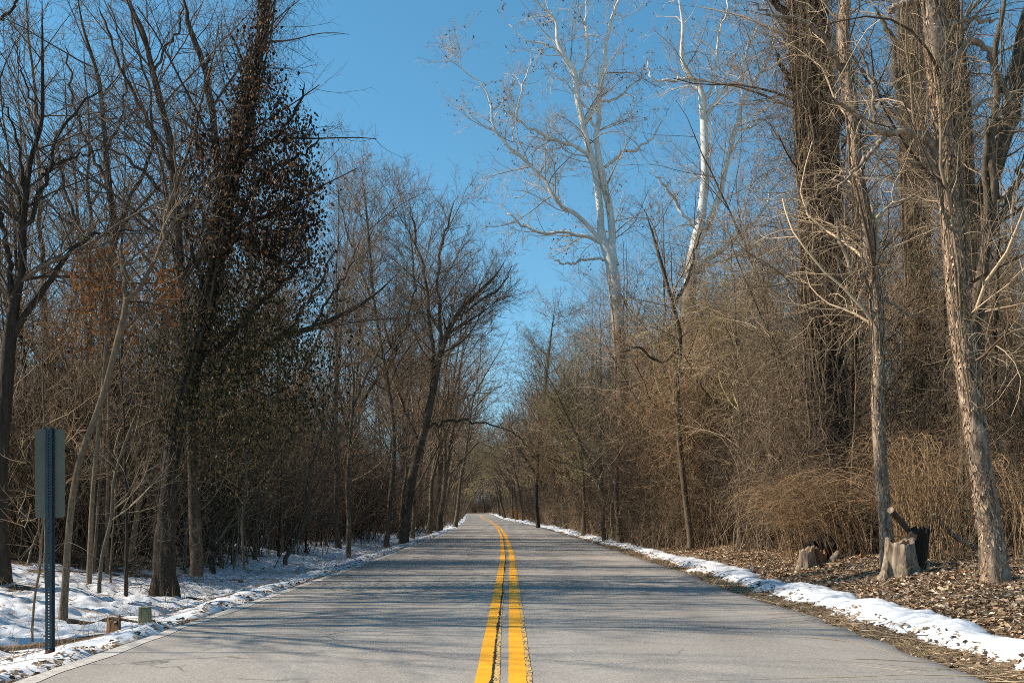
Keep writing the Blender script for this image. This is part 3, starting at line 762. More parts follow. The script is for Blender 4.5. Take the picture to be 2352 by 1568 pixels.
# right: slim dark stem at the thicket's edge
hero('slim_dark_tree', 'slim dark crooked tree at the edge of the right thicket, below the white sycamores', 29.,
    [(1586, 1238, 18), (1575, 1150, 16), (1562, 1030, 15), (1556, 900, 14), (1562, 780, 13), (1545, 700, 12), (1520, 610, 10), (1500, 540, 7), (1480, 480, 5)],
    [[(1558, 800, 10), (1520, 830, 8), (1460, 800, 7), (1420, 810, 5)], [(1545, 700, 9), (1580, 640, 8), (1600, 560, 6), (1640, 500, 4)]],
    'bark', 'twig', 64, .9, .15, 9, 50, .06, (.2, .3), auto=12, auto_t=(.35, 1), auto_len=(.15, .3), twig_r=.0032)
hero('dark_trunk_tree', 'straight dark trunk beside the right verge far along the road', 84.,
    [(1236, 1206, 11), (1232, 1150, 10), (1234, 1080, 10), (1240, 1000, 9), (1252, 900, 8), (1262, 800, 6), (1275, 700, 4)],
    [[(1234, 1060, 5), (1200, 1010, 4), (1170, 990, 3), (1140, 975, 2)], [(1240, 1000, 5), (1280, 900, 4), (1320, 820, 2.5)]],
    'bark_dark', 'twig', 65, .7, .2, 9, 40, .06, (.3, .4), auto=14, auto_t=(.3, 1), auto_len=(.2, .35), twig_r=.007, levels=3)

WSC[0] = .7
# left: slender leaning tree beside the sign
hero('slender_leaning_tree', 'slender olive brown tree leaning right just beyond the road sign', 13.,
    [(146, 1402, 26), (152, 1310, 23), (160, 1200, 22), (172, 1110, 22), (192, 1030, 22), (222, 950, 21), (248, 870, 20), (268, 790, 20), (284, 730, 20), (292, 690, 18), (322, 660, 14), (348, 610, 12), (372, 560, 10), (400, 510, 9), (440, 480, 8), (470, 430, 6), (500, 340, 4)],
    [[(290, 700, 17), (286, 650, 17), (280, 600, 17), (278, 580, 16)], [(372, 560, 8), (388, 480, 7), (400, 400, 6), (402, 310, 4), (410, 220, 3)],
     [(175, 1100, 6), (205, 1060, 5), (235, 1030, 4), (262, 1010, 3)], [(165, 1170, 5), (195, 1110, 4), (225, 1060, 3), (300, 1000, 2)]],
    'bark_slim', 'twig', 70, .8, .12, 12, 90, .06, (.15, .35), auto=9, auto_t=(.5, 1), auto_len=(.08, .2), lscale=.8)
# left frame: dark multi stemmed tree
hero('spreading_dark_tree', 'dark many-limbed tree at the left end of the picture, behind the road sign', 15.5,
    [(2, 1300, 62), (-4, 1180, 54), (0, 1050, 50), (12, 900, 46), (22, 780, 40), (34, 690, 34), (50, 610, 28), (52, 520, 24), (60, 440, 20), (70, 370, 17), (95, 280, 13), (98, 180, 10), (97, 60, 8), (96, -40, 5)],
    [[(20, 790, 26), (60, 720, 22), (98, 670, 20), (130, 620, 17), (165, 580, 15), (200, 545, 12), (232, 535, 8), (300, 530, 6), (360, 520, 3)],
     [(30, 700, 22), (20, 600, 18), (8, 520, 15), (-20, 440, 12)], [(52, 540, 16), (85, 470, 14), (115, 400, 12), (125, 330, 10), (170, 260, 9), (220, 210, 6), (250, 130, 4)],
     [(52, 520, 12), (38, 430, 11), (5, 380, 10), (-30, 330, 8)], [(95, 400, 10), (150, 370, 8), (210, 350, 6), (250, 330, 4)],
     [(60, 440, 12), (40, 330, 9), (20, 260, 6), (-10, 200, 4)], [(95, 280, 8), (60, 200, 6), (40, 120, 4), (20, 40, 3)],
     [(-20, 60, 12), (20, 30, 10), (50, -20, 7)]],
    'bark_dark', 'twig_shaded', 71, 1.05, .1, 16, 70, .12, (.3, .35), auto=22, auto_t=(.3, 1), auto_len=(.08, .22))
# left: pale branched tree whose stems rise behind
hero('tall_twiggy_tree', 'tall twiggy tree between the frame side and the ivy covered tree, top out of sight', 20.,
    [(240, 1235, 32), (250, 1100, 30), (262, 900, 28), (255, 760, 26), (250, 640, 24), (262, 540, 22), (250, 420, 19), (240, 300, 16), (225, 180, 13), (190, 60, 10), (170, -60, 7)],
    [[(256, 760, 18), (215, 640, 15), (190, 540, 12), (150, 440, 10), (130, 300, 7)], [(262, 540, 15), (310, 440, 12), (350, 330, 10), (340, 200, 8), (310, 80, 6), (300, -40, 4)],
     [(250, 430, 12), (200, 330, 10), (165, 220, 8), (150, 90, 5)], [(245, 350, 10), (285, 240, 8), (280, 120, 6), (250, 0, 4)]],
    'bark_shaded', 'twig_shaded', 72, 1.0, .15, 14, 70, .1, (.3, .35), auto=20, auto_t=(.35, 1), auto_len=(.08, .22))
# left: forked bare limbs left of the ivy tree
hero('forked_bare_tree', 'bare dark tree with two long rising limbs just left of the ivy covered tree', 18.2,
    [(452, 1290, 40), (446, 1150, 38), (440, 980, 36), (430, 850, 34), (420, 740, 30), (415, 620, 27), (408, 520, 26), (398, 420, 25), (392, 330, 24), (372, 250, 22), (352, 170, 19), (330, 80, 16), (300, 10, 13), (280, -60, 9)],
    [[(420, 640, 26), (470, 560, 24), (505, 440, 22), (492, 300, 22), (478, 200, 21), (455, 120, 19), (432, 50, 16), (415, -30, 12)],
     [(395, 400, 15), (350, 300, 12), (290, 180, 10), (250, 90, 8), (228, 0, 6)], [(408, 500, 14), (360, 420, 12), (300, 370, 9), (240, 330, 7), (180, 300, 4)],
     [(480, 215, 12), (478, 160, 10), (477, 115, 9)], [(350, 170, 10), (380, 110, 8), (410, 60, 6), (420, 0, 4)],
     [(408, 560, 12), (370, 540, 10), (310, 500, 8), (250, 450, 5)]],
    'bark_shaded', 'twig_shaded', 73, 1.0, .12, 14, 80, .12, (.3, .35), auto=20, auto_t=(.25, 1), auto_len=(.07, .2))
# left: the ivy tree
root, P, R, L = hero('ivy_covered_tree', 'big dark trunk by the snowy verge, crown hung with dead red ivy leaves', 16.6,
    [(378, 1348, 66), (380, 1240, 58), (388, 1130, 54), (402, 1000, 50), (430, 880, 46), (462, 770, 42), (488, 660, 40), (505, 560, 38), (522, 450, 36), (545, 340, 34), (566, 240, 32), (584, 160, 28), (600, 80, 24), (610, 0, 22), (616, -80, 18)],
    [[(505, 560, 30), (560, 545, 24), (600, 575, 22), (640, 600, 18), (680, 600, 10)], [(545, 380, 16), (610, 330, 13), (655, 300, 10), (690, 230, 8), (700, 190, 5)],
     [(575, 200, 12), (545, 110, 9), (530, 80, 5)], [(495, 620, 20), (560, 480, 15), (610, 400, 11), (700, 350, 8), (740, 300, 5)],
     [(440, 840, 24), (520, 780, 20), (580, 720, 15), (660, 640, 10), (720, 560, 6)], [(480, 700, 16), (450, 600, 13), (430, 500, 10), (440, 380, 7)],
     [(520, 460, 14), (470, 400, 11), (450, 300, 8), (470, 200, 5)]],
    'bark_dark', 'twig_dark', 74, .8, .05, 20, 110, .25, (.5, .55), auto=22, auto_t=(.2, 1), auto_len=(.07, .17), lscale=.8)
rng = np.random.default_rng(75)
def blob(rng, x, y, rx, ry, n, D, dr):
    a = rng.normal(size=(n, 3)) * np.array([rx, ry, dr]) * .55
    w = a[:, 0] * 0
    d = D + a[:, 2]
    X = (x + a[:, 0] - CX) / FPX * d; Z = CAMZ + (HY - y - a[:, 1]) / FPX * d
    return np.stack([X, d, Z], -1)
def clump_leaves(rng, C, size, per, spread):
    """put leaves in small bunches about the centres C"""
    k = rng.integers(0, len(C), len(C) * per)
    return leaf_cards(rng, C[k] + rng.normal(size=(len(k), 3)) * spread, size, 1., True)
red = [(606, 30, 22, 40, 40), (596, 110, 34, 40, 60), (560, 190, 42, 40, 60), (620, 205, 50, 50, 80), (650, 270, 50, 40, 90), (545, 290, 40, 50, 60), (600, 330, 50, 50, 110), (680, 330, 45, 40, 100),
       (470, 350, 45, 50, 80), (500, 300, 40, 40, 50), (460, 420, 40, 40, 50), (640, 400, 60, 40, 190), (700, 420, 40, 40, 120), (560, 400, 50, 50, 110), (610, 470, 60, 50, 200), (690, 500, 55, 40, 170), (520, 470, 40, 60, 90), (640, 550, 70, 40, 200),
       (700, 600, 50, 30, 90), (560, 560, 50, 60, 110), (495, 560, 40, 60, 60), (630, 630, 60, 30, 80), (450, 500, 30, 50, 40)]
C = np.concatenate([blob(rng, x, y, rx, ry, n, 16.4 + rng.uniform(-.4, .4), .7) for x, y, rx, ry, n in red])
Vl, Fl = clump_leaves(rng, C, .05, 5, .10)
child(root, 'dead_leaves', mesh_from('dead_leaves', Vl, Fl, [M['leaf_dead']], False), kind='stuff')
oli = [(430, 700, 90, 80, 260), (500, 760, 110, 90, 420), (580, 820, 130, 100, 560), (660, 780, 120, 90, 380), (470, 900, 120, 100, 460), (380, 820, 80, 90, 200), (620, 940, 140, 110, 480), (520, 1040, 130, 90, 360), (420, 1020, 80, 90, 200), (700, 900, 90, 110, 240), (600, 680, 100, 70, 260)]
C = np.concatenate([blob(rng, x, y, rx, ry, n, 17.2 + rng.uniform(-.4, .4), 1.0) for x, y, rx, ry, n in oli])
Vl, Fl = clump_leaves(rng, C[rng.uniform(size=len(C)) < .62], .05, 5, .09)
child(root, 'olive_leaves', mesh_from('olive_leaves', Vl, Fl, [M['leaf_olive']], False), kind='stuff')
ac = Acc(); vines_on(rng, ac, P, R, 34, (.006, .02), 1.08, .9, .1, 1., .03)
Q, RR = hang_cloud(rng, P, R, 2200, (.3, 1.3), (0, .7), (.002, .004)); ac.tube(Q, RR, 3)
k = rng.integers(8, len(P), 5200); a_ = rng.uniform(0, 6.28, 5200)
C = P[k] + np.stack([np.cos(a_), np.sin(a_), 0 * a_], -1) * (R[k] * 1.15 + np.abs(rng.normal(size=5200)) * .10)[:, None] + rng.normal(size=(5200, 3)) * np.array([.02, .02, .12])
Vl, Fl = leaf_cards(rng, C[(C[:, 2] > 2.4) & (C[:, 2] < 8.5)], .05, 1., True)
child(root, 'ivy_leaves', mesh_from('ivy_leaves', Vl, Fl, [M['leaf_olive']], False), kind='stuff')
child(root, 'vine', ac.mesh('vine', [M['twig_dark']]))
# left: small tree with orange leaves
root, P, R, L = hero('orange_leaved_sapling', 'small tree still holding orange dead leaves, behind the slender leaning tree', 14.8,
    [(205, 1300, 17), (212, 1150, 15), (225, 1000, 14), (240, 850, 12), (245, 730, 10), (238, 620, 7), (230, 560, 4)],
    [[(240, 850, 9), (290, 760, 7), (330, 700, 5), (380, 640, 3)], [(242, 760, 7), (210, 680, 5), (190, 620, 3)]],
    'bark_slim', 'twig_red', 76, 1.0, .12, 8, 50, .06, (.15, .3), auto=12, auto_t=(.35, 1), auto_len=(.14, .3))
rng = np.random.default_rng(77)
C = np.concatenate([blob(rng, x, y, rx, ry, n, 14.8, .5) for x, y, rx, ry, n in [(240, 580, 40, 30, 26), (215, 650, 45, 50, 60), (260, 640, 40, 50, 36), (380, 640, 35, 40, 40), (300, 760, 60, 50, 36), (370, 700, 40, 50, 40), (220, 730, 50, 40, 30)]])
Vl, Fl = clump_leaves(rng, C, .055, 4, .09)
child(root, 'orange_leaves', mesh_from('orange_leaves', Vl, Fl, [M['leaf_orange']], False), kind='stuff')
# left: small stems standing in the snow
for i, (lab, D, pts) in enumerate([
    ('thin dark sapling standing in snow between the leaning tree and the big trunk', 15.6, [(228, 1338, 13), (236, 1270, 12), (255, 1190, 11), (262, 1100, 9), (290, 1010, 8), (320, 930, 5)]),
    ('twin stemmed sapling behind the slender leaning tree, growing from the snow', 18.0, [(215, 1296, 12), (222, 1220, 11), (228, 1120, 10), (240, 1020, 9), (236, 900, 7), (250, 800, 4)]),
    ('pale slanting sapling just left of the big dark trunk', 19.5, [(302, 1270, 20), (312, 1200, 18), (326, 1120, 16), (348, 1020, 13), (372, 920, 10), (390, 800, 6)]),
    ('crooked stick-like sapling left of the sign post', 10.8, [(74, 1440, 8), (80, 1370, 8), (92, 1300, 8), (97, 1220, 6), (110, 1140, 4)]),
    ('slim sapling standing alone in the snow right of the big dark trunk', 30., [(800, 1268, 17), (802, 1200, 15), (798, 1120, 14), (805, 1000, 11), (812, 880, 8), (800, 780, 5)]),
    ('thin brown sapling right of the big trunk near the dip', 20., [(560, 1290, 10), (556, 1200, 9), (566, 1100, 8), (560, 980, 7), (580, 860, 4)]),
    ('bent sapling with several stems at the foot of the left thicket', 24., [(655, 1282, 16), (680, 1240, 15), (706, 1180, 13), (712, 1090, 11), (740, 980, 8), (742, 880, 5)]),
    ('thin dark sapling at the frame side beyond the dark tree', 20., [(48, 1262, 12), (52, 1170, 11), (60, 1080, 9), (72, 960, 7), (90, 850, 4)])]):
    hero('sapling', lab, D, pts, [], 'bark_slim' if i in (2, 3) else 'bark', 'twig_red' if i % 2 else 'twig', 80 + i, 1., .15, 8, 40, .06, (.1, .3), auto=7, auto_t=(.3, 1), auto_len=(.15, .35), base_drop=.15)
# left: limb arching over, root in the thicket
hero('arching_limb_tree', 'tree inside the left thicket with one long sunlit limb arching out to the right', 23.,
    [(470, 1262, 40), (476, 1120, 36), (490, 980, 34), (505, 900, 30), (540, 845, 26), (600, 800, 22), (660, 768, 20), (720, 752, 17), (780, 725, 15), (830, 698, 12), (880, 660, 8), (930, 610, 5)],
    [[(660, 768, 12), (700, 700, 10), (740, 640, 8), (770, 560, 5)], [(720, 752, 10), (760, 680, 8), (800, 620, 5), (830, 540, 3)], [(500, 900, 20), (530, 780, 16), (600, 660, 13), (650, 560, 9), (690, 480, 5)]],
    'bark_shaded', 'twig_shaded', 90, .9, .25, 12, 60, .1, (.3, .3), auto=10, auto_t=(.4, 1), auto_len=(.15, .3), twig_r=.003)
WSC[0] = .62
# left: the leaning dark pair near the tunnel
hero('leaning_dark_tree', 'thick dark trunk leaning over the road at the left edge, mid distance', 43.,
    [(928, 1238, 34), (938, 1150, 33), (952, 1070, 33), (975, 985, 30), (992, 910, 26), (1008, 830, 22), (1030, 760, 20), (1060, 710, 15), (1100, 670, 12), (1140, 630, 8), (1165, 590, 5)],
    [[(990, 920, 17), (996, 830, 15), (985, 740, 13), (975, 640, 11), (955, 540, 8), (940, 450, 5)], [(1010, 830, 15), (1012, 740, 12), (1005, 640, 10), (1020, 540, 8), (1050, 450, 5)],
     [(1040, 745, 10), (1090, 700, 9), (1150, 660, 7), (1180, 610, 4)], [(980, 980, 12), (1030, 970, 10), (1080, 966, 8), (1125, 975, 6), (1165, 990, 4)], [(965, 1020, 12), (925, 930, 10), (900, 820, 8), (880, 700, 5)]],
    'bark', 'twig', 91, 1.05, .22, 14, 60, .12, (.5, .35), auto=16, auto_t=(.3, 1), auto_len=(.12, .26), twig_r=.0045)
hero('leaning_dark_tree', 'thinner dark trunk just left of the thick leaning one', 40.,
    [(888, 1246, 20), (896, 1150, 19), (905, 1050, 17), (900, 940, 15), (880, 820, 13), (860, 700, 11), (850, 580, 9), (840, 470, 7), (828, 370, 4)],
    [[(890, 860, 9), (930, 760, 8), (950, 640, 6), (940, 520, 4)], [(862, 700, 8), (820, 600, 7), (790, 500, 5), (770, 420, 3)]],
    'bark', 'twig', 92, 1.1, .28, 10, 50, .1, (.4, .35), auto=14, auto_t=(.3, 1), auto_len=(.12, .26), twig_r=.0042)

# ------------------------------------------------------------------ trees of the woods: a few kinds, each copied as a thing with its parts
WSC[0] = 1.
def gen_tree(seed, H, r0, cs=.35, nl=14, ll=(.25, .5), ang=(25, 55), dens=1., up=.2, twig_r=.003, levels=3, wig=.3, lean=.06, fork=0, S=9, bk='bark', tw='twig', strands=0, lscale=1., limb_droop=0., leaves=None):
    rng = np.random.default_rng(seed)
    K = 26
    z = np.linspace(-.3, H, K)
    drift = np.cumsum(rng.normal(size=(K, 2)) * lean * H / K, axis=0)
    P = np.stack([drift[:, 0], drift[:, 1], z], -1); P[:, :2] -= P[1, :2]
    R = r0 * (1 - .955 * np.linspace(0, 1, K) ** .8)
    at, acr = Acc(), Acc()
    rf = ridgef(.14, 4, seed, .5, (0, .3, .4))
    at.tube(P[None], R[None], S, rf)
    st = [(P, R)]
    for k in range(fork):
        j = int(K * rng.uniform(.15, .45)); a = rng.uniform(0, 6.28)
        d = norm(np.array([math.cos(a) * .5, math.sin(a) * .5, 1.]))
        n = K - j; q = P[j] + d * np.linspace(0, (H - z[j]) * rng.uniform(.7, .98), n)[:, None]
        q[:, :2] += np.cumsum(rng.normal(size=(n, 2)) * lean * H / K, axis=0) * np.linspace(0, 1, n)[:, None]
        r = R[j] * .75 * (1 - .93 * np.linspace(0, 1, n))
        at.tube(q[None], r[None], S - 1, rf); st.append((q, r))
    L = []
    for p, r in st:
        i0 = int(len(p) * (cs if p is P else .2))
        p2, r2 = p[i0:], r[i0:]
        Lt = np.linalg.norm(np.diff(p2, axis=0), axis=1).sum()
        A, AR = grow(rng, p2[None], r2[None], nl / len(st) / Lt, 12, ll[0] * H / Lt, ll[1] * H / Lt, ang, 0., 1., wig, up * 1.5 - limb_droop, .55, .008, .016, .25, lmax=H * .5, lmin=.6, end=.8)
        at.tube(A, AR, 6); L += [(A[i], AR[i]) for i in range(len(A))]
        L.append((p2, r2))
    if strands:
        for p, r in L:
            Q, RR = hang_cloud(rng, p, r, strands, (.4, 1.9), (0, .5), (twig_r * .9, twig_r * 1.6), 6); acr.tube(Q, RR, 3)
    tree_parts(rng, at, acr, L, dens, up, twig_r, levels=levels, lscale=lscale, wig=wig)
    mt = at.mesh('trunk', [M[bk]]); mc = acr.mesh('crown', [M[tw]])
    return mt, mc
def join_meshes(a, b, name):
    """one mesh with both materials (for the far woods, one mass)"""
    out = bpy.data.meshes.new(name)
    import bmesh
    bm = bmesh.new(); bm.from_mesh(a); n = len(bm.faces); bm.from_mesh(b); bm.faces.ensure_lookup_table()
    for f in bm.faces[n:]: f.material_index = 1
    bm.to_mesh(out); bm.free(); out.materials.append(a.materials[0]); out.materials.append(b.materials[0]); return out

KT = {
 'near': [gen_tree(201, 15.5, .17, .3, 20, (.16, .32), fork=1, dens=.62, twig_r=.0036, bk='bark'),
          gen_tree(202, 17., .20, .35, 20, (.14, .28), fork=2, dens=.6, twig_r=.0036, bk='bark_dark'),
          gen_tree(203, 14., .12, .25, 22, (.16, .3), fork=1, dens=.62, twig_r=.0036, up=.28, bk='bark'),
          gen_tree(207, 16., .15, .3, 22, (.18, .36), fork=1, dens=.55, twig_r=.0036, up=.12, bk='bark_moss')],
 'far': [gen_tree(211, 14.5, .20, .22, 24, (.2, .42), fork=2, dens=.38, twig_r=.007, up=.14, tw='twig'),
         gen_tree(212, 15.5, .22, .25, 24, (.2, .40), fork=1, dens=.38, twig_r=.007, up=.2, bk='bark_dark', tw='twig'),
         gen_tree(213, 13., .17, .15, 26, (.22, .45), fork=2, dens=.38, twig_r=.007, up=.1, tw='twig_olive')],
 'under': [gen_tree(221, 6.5, .05, .12, 12, (.2, .42), fork=2, dens=1.1, twig_r=.003, up=.16, lean=.12, wig=.45, S=7),
           gen_tree(222, 8., .06, .15, 14, (.18, .36), fork=2, dens=1.0, twig_r=.003, up=.1, lean=.14, wig=.5, S=7, tw='twig_red'),
           gen_tree(223, 5.2, .045, .1, 12, (.22, .45), fork=3, dens=1.1, twig_r=.003, up=.1, lean=.12, wig=.5, S=7, tw='twig_red')],
 'stem': [gen_tree(241, 5., .028, .25, 7, (.12, .3), fork=0, dens=.8, twig_r=.0026, lean=.06, wig=.4, S=7, bk='bark_slim'),
          gen_tree(242, 4., .035, .2, 8, (.14, .32), fork=1, dens=.8, twig_r=.0026, lean=.09, wig=.4, S=7, tw='twig_red'),
          gen_tree(243, 6., .045, .3, 8, (.12, .28), fork=0, dens=.8, twig_r=.0026, lean=.05, wig=.4, S=7, bk='bark_dark')],
 'draped': [gen_tree(231, 9.5, .11, .12, 14, (.18, .36), fork=2, dens=.8, twig_r=.0034, up=.05, lean=.12, wig=.5, strands=70, tw='twig_tan', bk='bark'),
            gen_tree(232, 8., .09, .1, 14, (.2, .4), fork=2, dens=.8, twig_r=.0034, up=.0, lean=.14, wig=.55, strands=70, tw='twig_red', bk='bark'),
            gen_tree(233, 10.5, .12, .15, 14, (.16, .34), fork=1, dens=.8, twig_r=.0034, up=.05, lean=.1, wig=.5, strands=60, tw='twig_olive', bk='bark_moss')],
}
used = set()
rngp = np.random.default_rng(7)
PL = []
def put_tree(kind, k, x, y, label, group, sc=1., tilt=(0, 0), name='bare_tree'):
    mt, mc = KT[kind][k]
    o = bpy.data.objects.new(name, None); COL.objects.link(o)
    o.location = (x, y, float(ground(x, y)))
    o.rotation_euler = (tilt[0], tilt[1], rngp.uniform(0, 6.28))
    # tilt is a lean in world space: apply after the spin
    o.rotation_euler = (Matrix.Rotation(tilt[1], 4, 'Y') @ Matrix.Rotation(tilt[0], 4, 'X') @ Matrix.Rotation(rngp.uniform(0, 6.28), 4, 'Z')).to_euler()
    o.scale = (sc,) * 3
    o['label'] = label; o['category'] = 'tree'; o['group'] = group
    for nm, me in (('trunk', mt), ('crown', mc)):
        c = bpy.data.objects.new(nm, me); COL.objects.link(c); c.parent = o
    PL.append((x, y)); return o
def free(x, y, d):
    return all((x - a) ** 2 + (y - b) ** 2 > d * d for a, b in PL)
def inframe(x, y, m=3.):
    return abs(x) < .5 * y + m
def fill(n, kind, y0, y1, s0, s1, mind, label, group, sc=(.85, 1.15), pw=1.3, lean=0., name='bare_tree', seed=0, avoid=None):
    rr = np.random.default_rng(seed); c = 0
    for _ in range(n * 14):
        if c >= n: break
        y = y0 + (y1 - y0) * rr.uniform() ** pw; s = rr.uniform(s0, s1); x = float(xc(y)) + s
        if not inframe(x, y) or not free(x, y, mind): continue
        if avoid and avoid(x, y): continue
        sgn = 1 if s < 0 else -1
        put_tree(kind, int(rr.integers(len(KT[kind]))), x, y, label, group, rr.uniform(*sc), (rr.normal() * .04, sgn * abs(rr.normal()) * lean), name); c += 1

# right: vine draped trees that hide the sycamores' lower trunks
for k, (xx, D, ki, sc) in enumerate([(1425, 38, 0, 1.05), (1390, 43, 2, 1.0), (1470, 36, 1, 1.0), (1560, 32, 2, .95), (1610, 33, 0, 1.0), (1660, 30, 1, .95), (1510, 41, 0, .95), (1340, 52, 2, 1.0), (1700, 27, 2, .85), (1770, 25, 0, .85), (1350, 62, 0, 1.1), (1300, 72, 1, 1.2)]):
    q = px(xx, 1200, D)
    put_tree('draped', ki, q[0], q[1], 'vine draped tree in front of the sycamore trunks', 'vine draped trees in front of the sycamores', sc, (0, -.03), 'vine_draped_tree')
# trees just outside the left of the picture whose shadows lie across the near road
for x, y, ki, sc in ((-9.6, 11.3, 2, 1.0), (-13.5, 12.2, 2, 1.1), (-12., 14.3, 2, 1.25)):
    put_tree('near', ki, x, y, 'bare tree outside the left edge, seen by its shadow on the near road', 'bare trees outside the left edge', sc)
# left
for xx, D, ki, sc, tl in ((985, 61, 3, 1.1, .12), (1045, 90, 0, 1.2, .14)):
    q = px(xx, 1200, D)
    put_tree('near', ki, q[0], q[1], 'bare grey tree leaning toward the road near the thick leaning trunk', 'bare trees leaning in from the left verge', sc, (0, tl))
fill(9, 'near', 24, 48, -17, -8, 2.8, 'slim bare tree standing back in the woods left of the road', 'bare trees in the near woods left of the road', (.9, 1.12), seed=1)
fill(10, 'near', 36, 75, -8.5, -5.0, 3.0, 'bare tree by the left verge, mid distance', 'bare trees along the left verge, mid distance', (.8, 1.0), lean=.08, seed=2)
fill(18, 'under', 20, 60, -13, -6.2, 1.5, 'small twiggy tree in the thicket left of the road', 'small understory trees left of the road', (.8, 1.2), seed=3, name='understory_tree')
fill(40, 'stem', 19, 44, -16, -6.2, 1.0, 'thin tall sapling in the dark thicket left of the road', 'thin saplings in the thicket left of the road', (1.0, 1.9), seed=34, name='sapling')
fill(34, 'stem', 15.5, 34, -12.5, -5.6, .9, 'thin bare sapling among many standing in the snow left of the road', 'thin saplings in the snow left of the road', (.6, 1.2), seed=33, name='sapling')
fill(4, 'draped', 24, 52, -11, -8.0, 2.0, 'vine draped small tree in the thicket left of the road', 'vine draped small trees left of the road', (.75, 1.0), seed=4, name='vine_draped_tree')
fill(34, 'far', 75, 170, -9, -4.5, 2.6, 'dark bare tree of the left row along the straight road', 'far bare trees lining the left side of the road', (1.0, 1.25), 1.2, .15, seed=5)
fill(32, 'far', 170, 325, -9, -4.4, 3., 'farthest bare tree in the left row near the bend', 'farthest bare trees of the left row', (1.3, 1.55), 1., .16, seed=6)
# right
fill(12, 'near', 26, 56, 9, 22, 2.6, 'slim bare tree standing back in the woods right of the road', 'bare trees in the near woods right of the road', (.8, 1.05), seed=11)
fill(20, 'near', 46, 90, 4.9, 11, 2.4, 'bare tree by the right verge, mid distance', 'bare trees along the right verge, mid distance', (.75, 1.02), seed=12)
fill(18, 'draped', 23, 60, 6.6, 15, 2.0, 'tan vine draped small tree in the thicket right of the road', 'vine draped small trees right of the road', (.75, 1.05), seed=13, name='vine_draped_tree')
fill(34, 'stem', 19.5, 50, 6.4, 16, 1.0, 'thin sunlit sapling in the thicket right of the road', 'thin saplings in the thicket right of the road', (.9, 1.8), seed=35, name='sapling')
fill(26, 'under', 20, 60, 7.5, 18, 1.5, 'small twiggy tree in the thicket right of the road', 'small understory trees right of the road', (.8, 1.2), seed=14, name='understory_tree')
fill(34, 'far', 85, 170, 4.6, 10, 2.6, 'dark bare tree of the right row along the straight road', 'far bare trees lining the right side of the road', (.9, 1.15), 1.2, .12, seed=15)
fill(32, 'far', 170, 330, 4.4, 9, 3., 'farthest bare tree in the right row near the bend', 'farthest bare trees of the right row', (1.3, 1.55), 1., .16, seed=16)

# ------------------------------------------------------------------ masses nobody could count: undergrowth and the woods behind
def scatter(name, meshes, pts, rot, scl, idx, label):
    me = bpy.data.meshes.new(name)
    me.vertices.add(len(pts)); me.vertices.foreach_set('co', np.ascontiguousarray(pts, dtype=np.float32).ravel())
    for nm, ty, a, key in (('rot', 'FLOAT_VECTOR', rot, 'vector'), ('scl', 'FLOAT_VECTOR', scl, 'vector'), ('idx', 'INT', idx, 'value')):
        at = me.attributes.new(nm, ty, 'POINT')
        at.data.foreach_set(key, np.ascontiguousarray(a, dtype=np.int32 if ty == 'INT' else np.float32).ravel())
    o = obj(name, me, kind='stuff', label=label)
    g = bpy.data.node_groups.new(name, 'GeometryNodeTree')
    g.interface.new_socket('Geometry', in_out='INPUT', socket_type='NodeSocketGeometry')
    g.interface.new_socket('Geometry', in_out='OUTPUT', socket_type='NodeSocketGeometry')
    gi = g.nodes.new('NodeGroupInput'); go = g.nodes.new('NodeGroupOutput')
    ip = g.nodes.new('GeometryNodeInstanceOnPoints'); j = g.nodes.new('GeometryNodeJoinGeometry')
    for m in meshes:
        so = bpy.data.objects.new(name + '_kind', m)
        oi = g.nodes.new('GeometryNodeObjectInfo'); oi.inputs['Object'].default_value = so; oi.inputs['As Instance'].default_value = True
        g.links.new(oi.outputs['Geometry'], j.inputs[0])
    def na(nm, ty):
        n = g.nodes.new('GeometryNodeInputNamedAttribute'); n.data_type = ty; n.inputs['Name'].default_value = nm
        return n.outputs['Attribute']
    g.links.new(gi.outputs[0], ip.inputs['Points']); g.links.new(j.outputs[0], ip.inputs['Instance'])
    ip.inputs['Pick Instance'].default_value = True
    g.links.new(na('idx', 'INT'), ip.inputs['Instance Index'])
    g.links.new(na('rot', 'FLOAT_VECTOR'), ip.inputs['Rotation']); g.links.new(na('scl', 'FLOAT_VECTOR'), ip.inputs['Scale'])
    g.links.new(ip.outputs[0], go.inputs[0])
    md = o.modifiers.new('scatter', 'NODES'); md.node_group = g
    return o
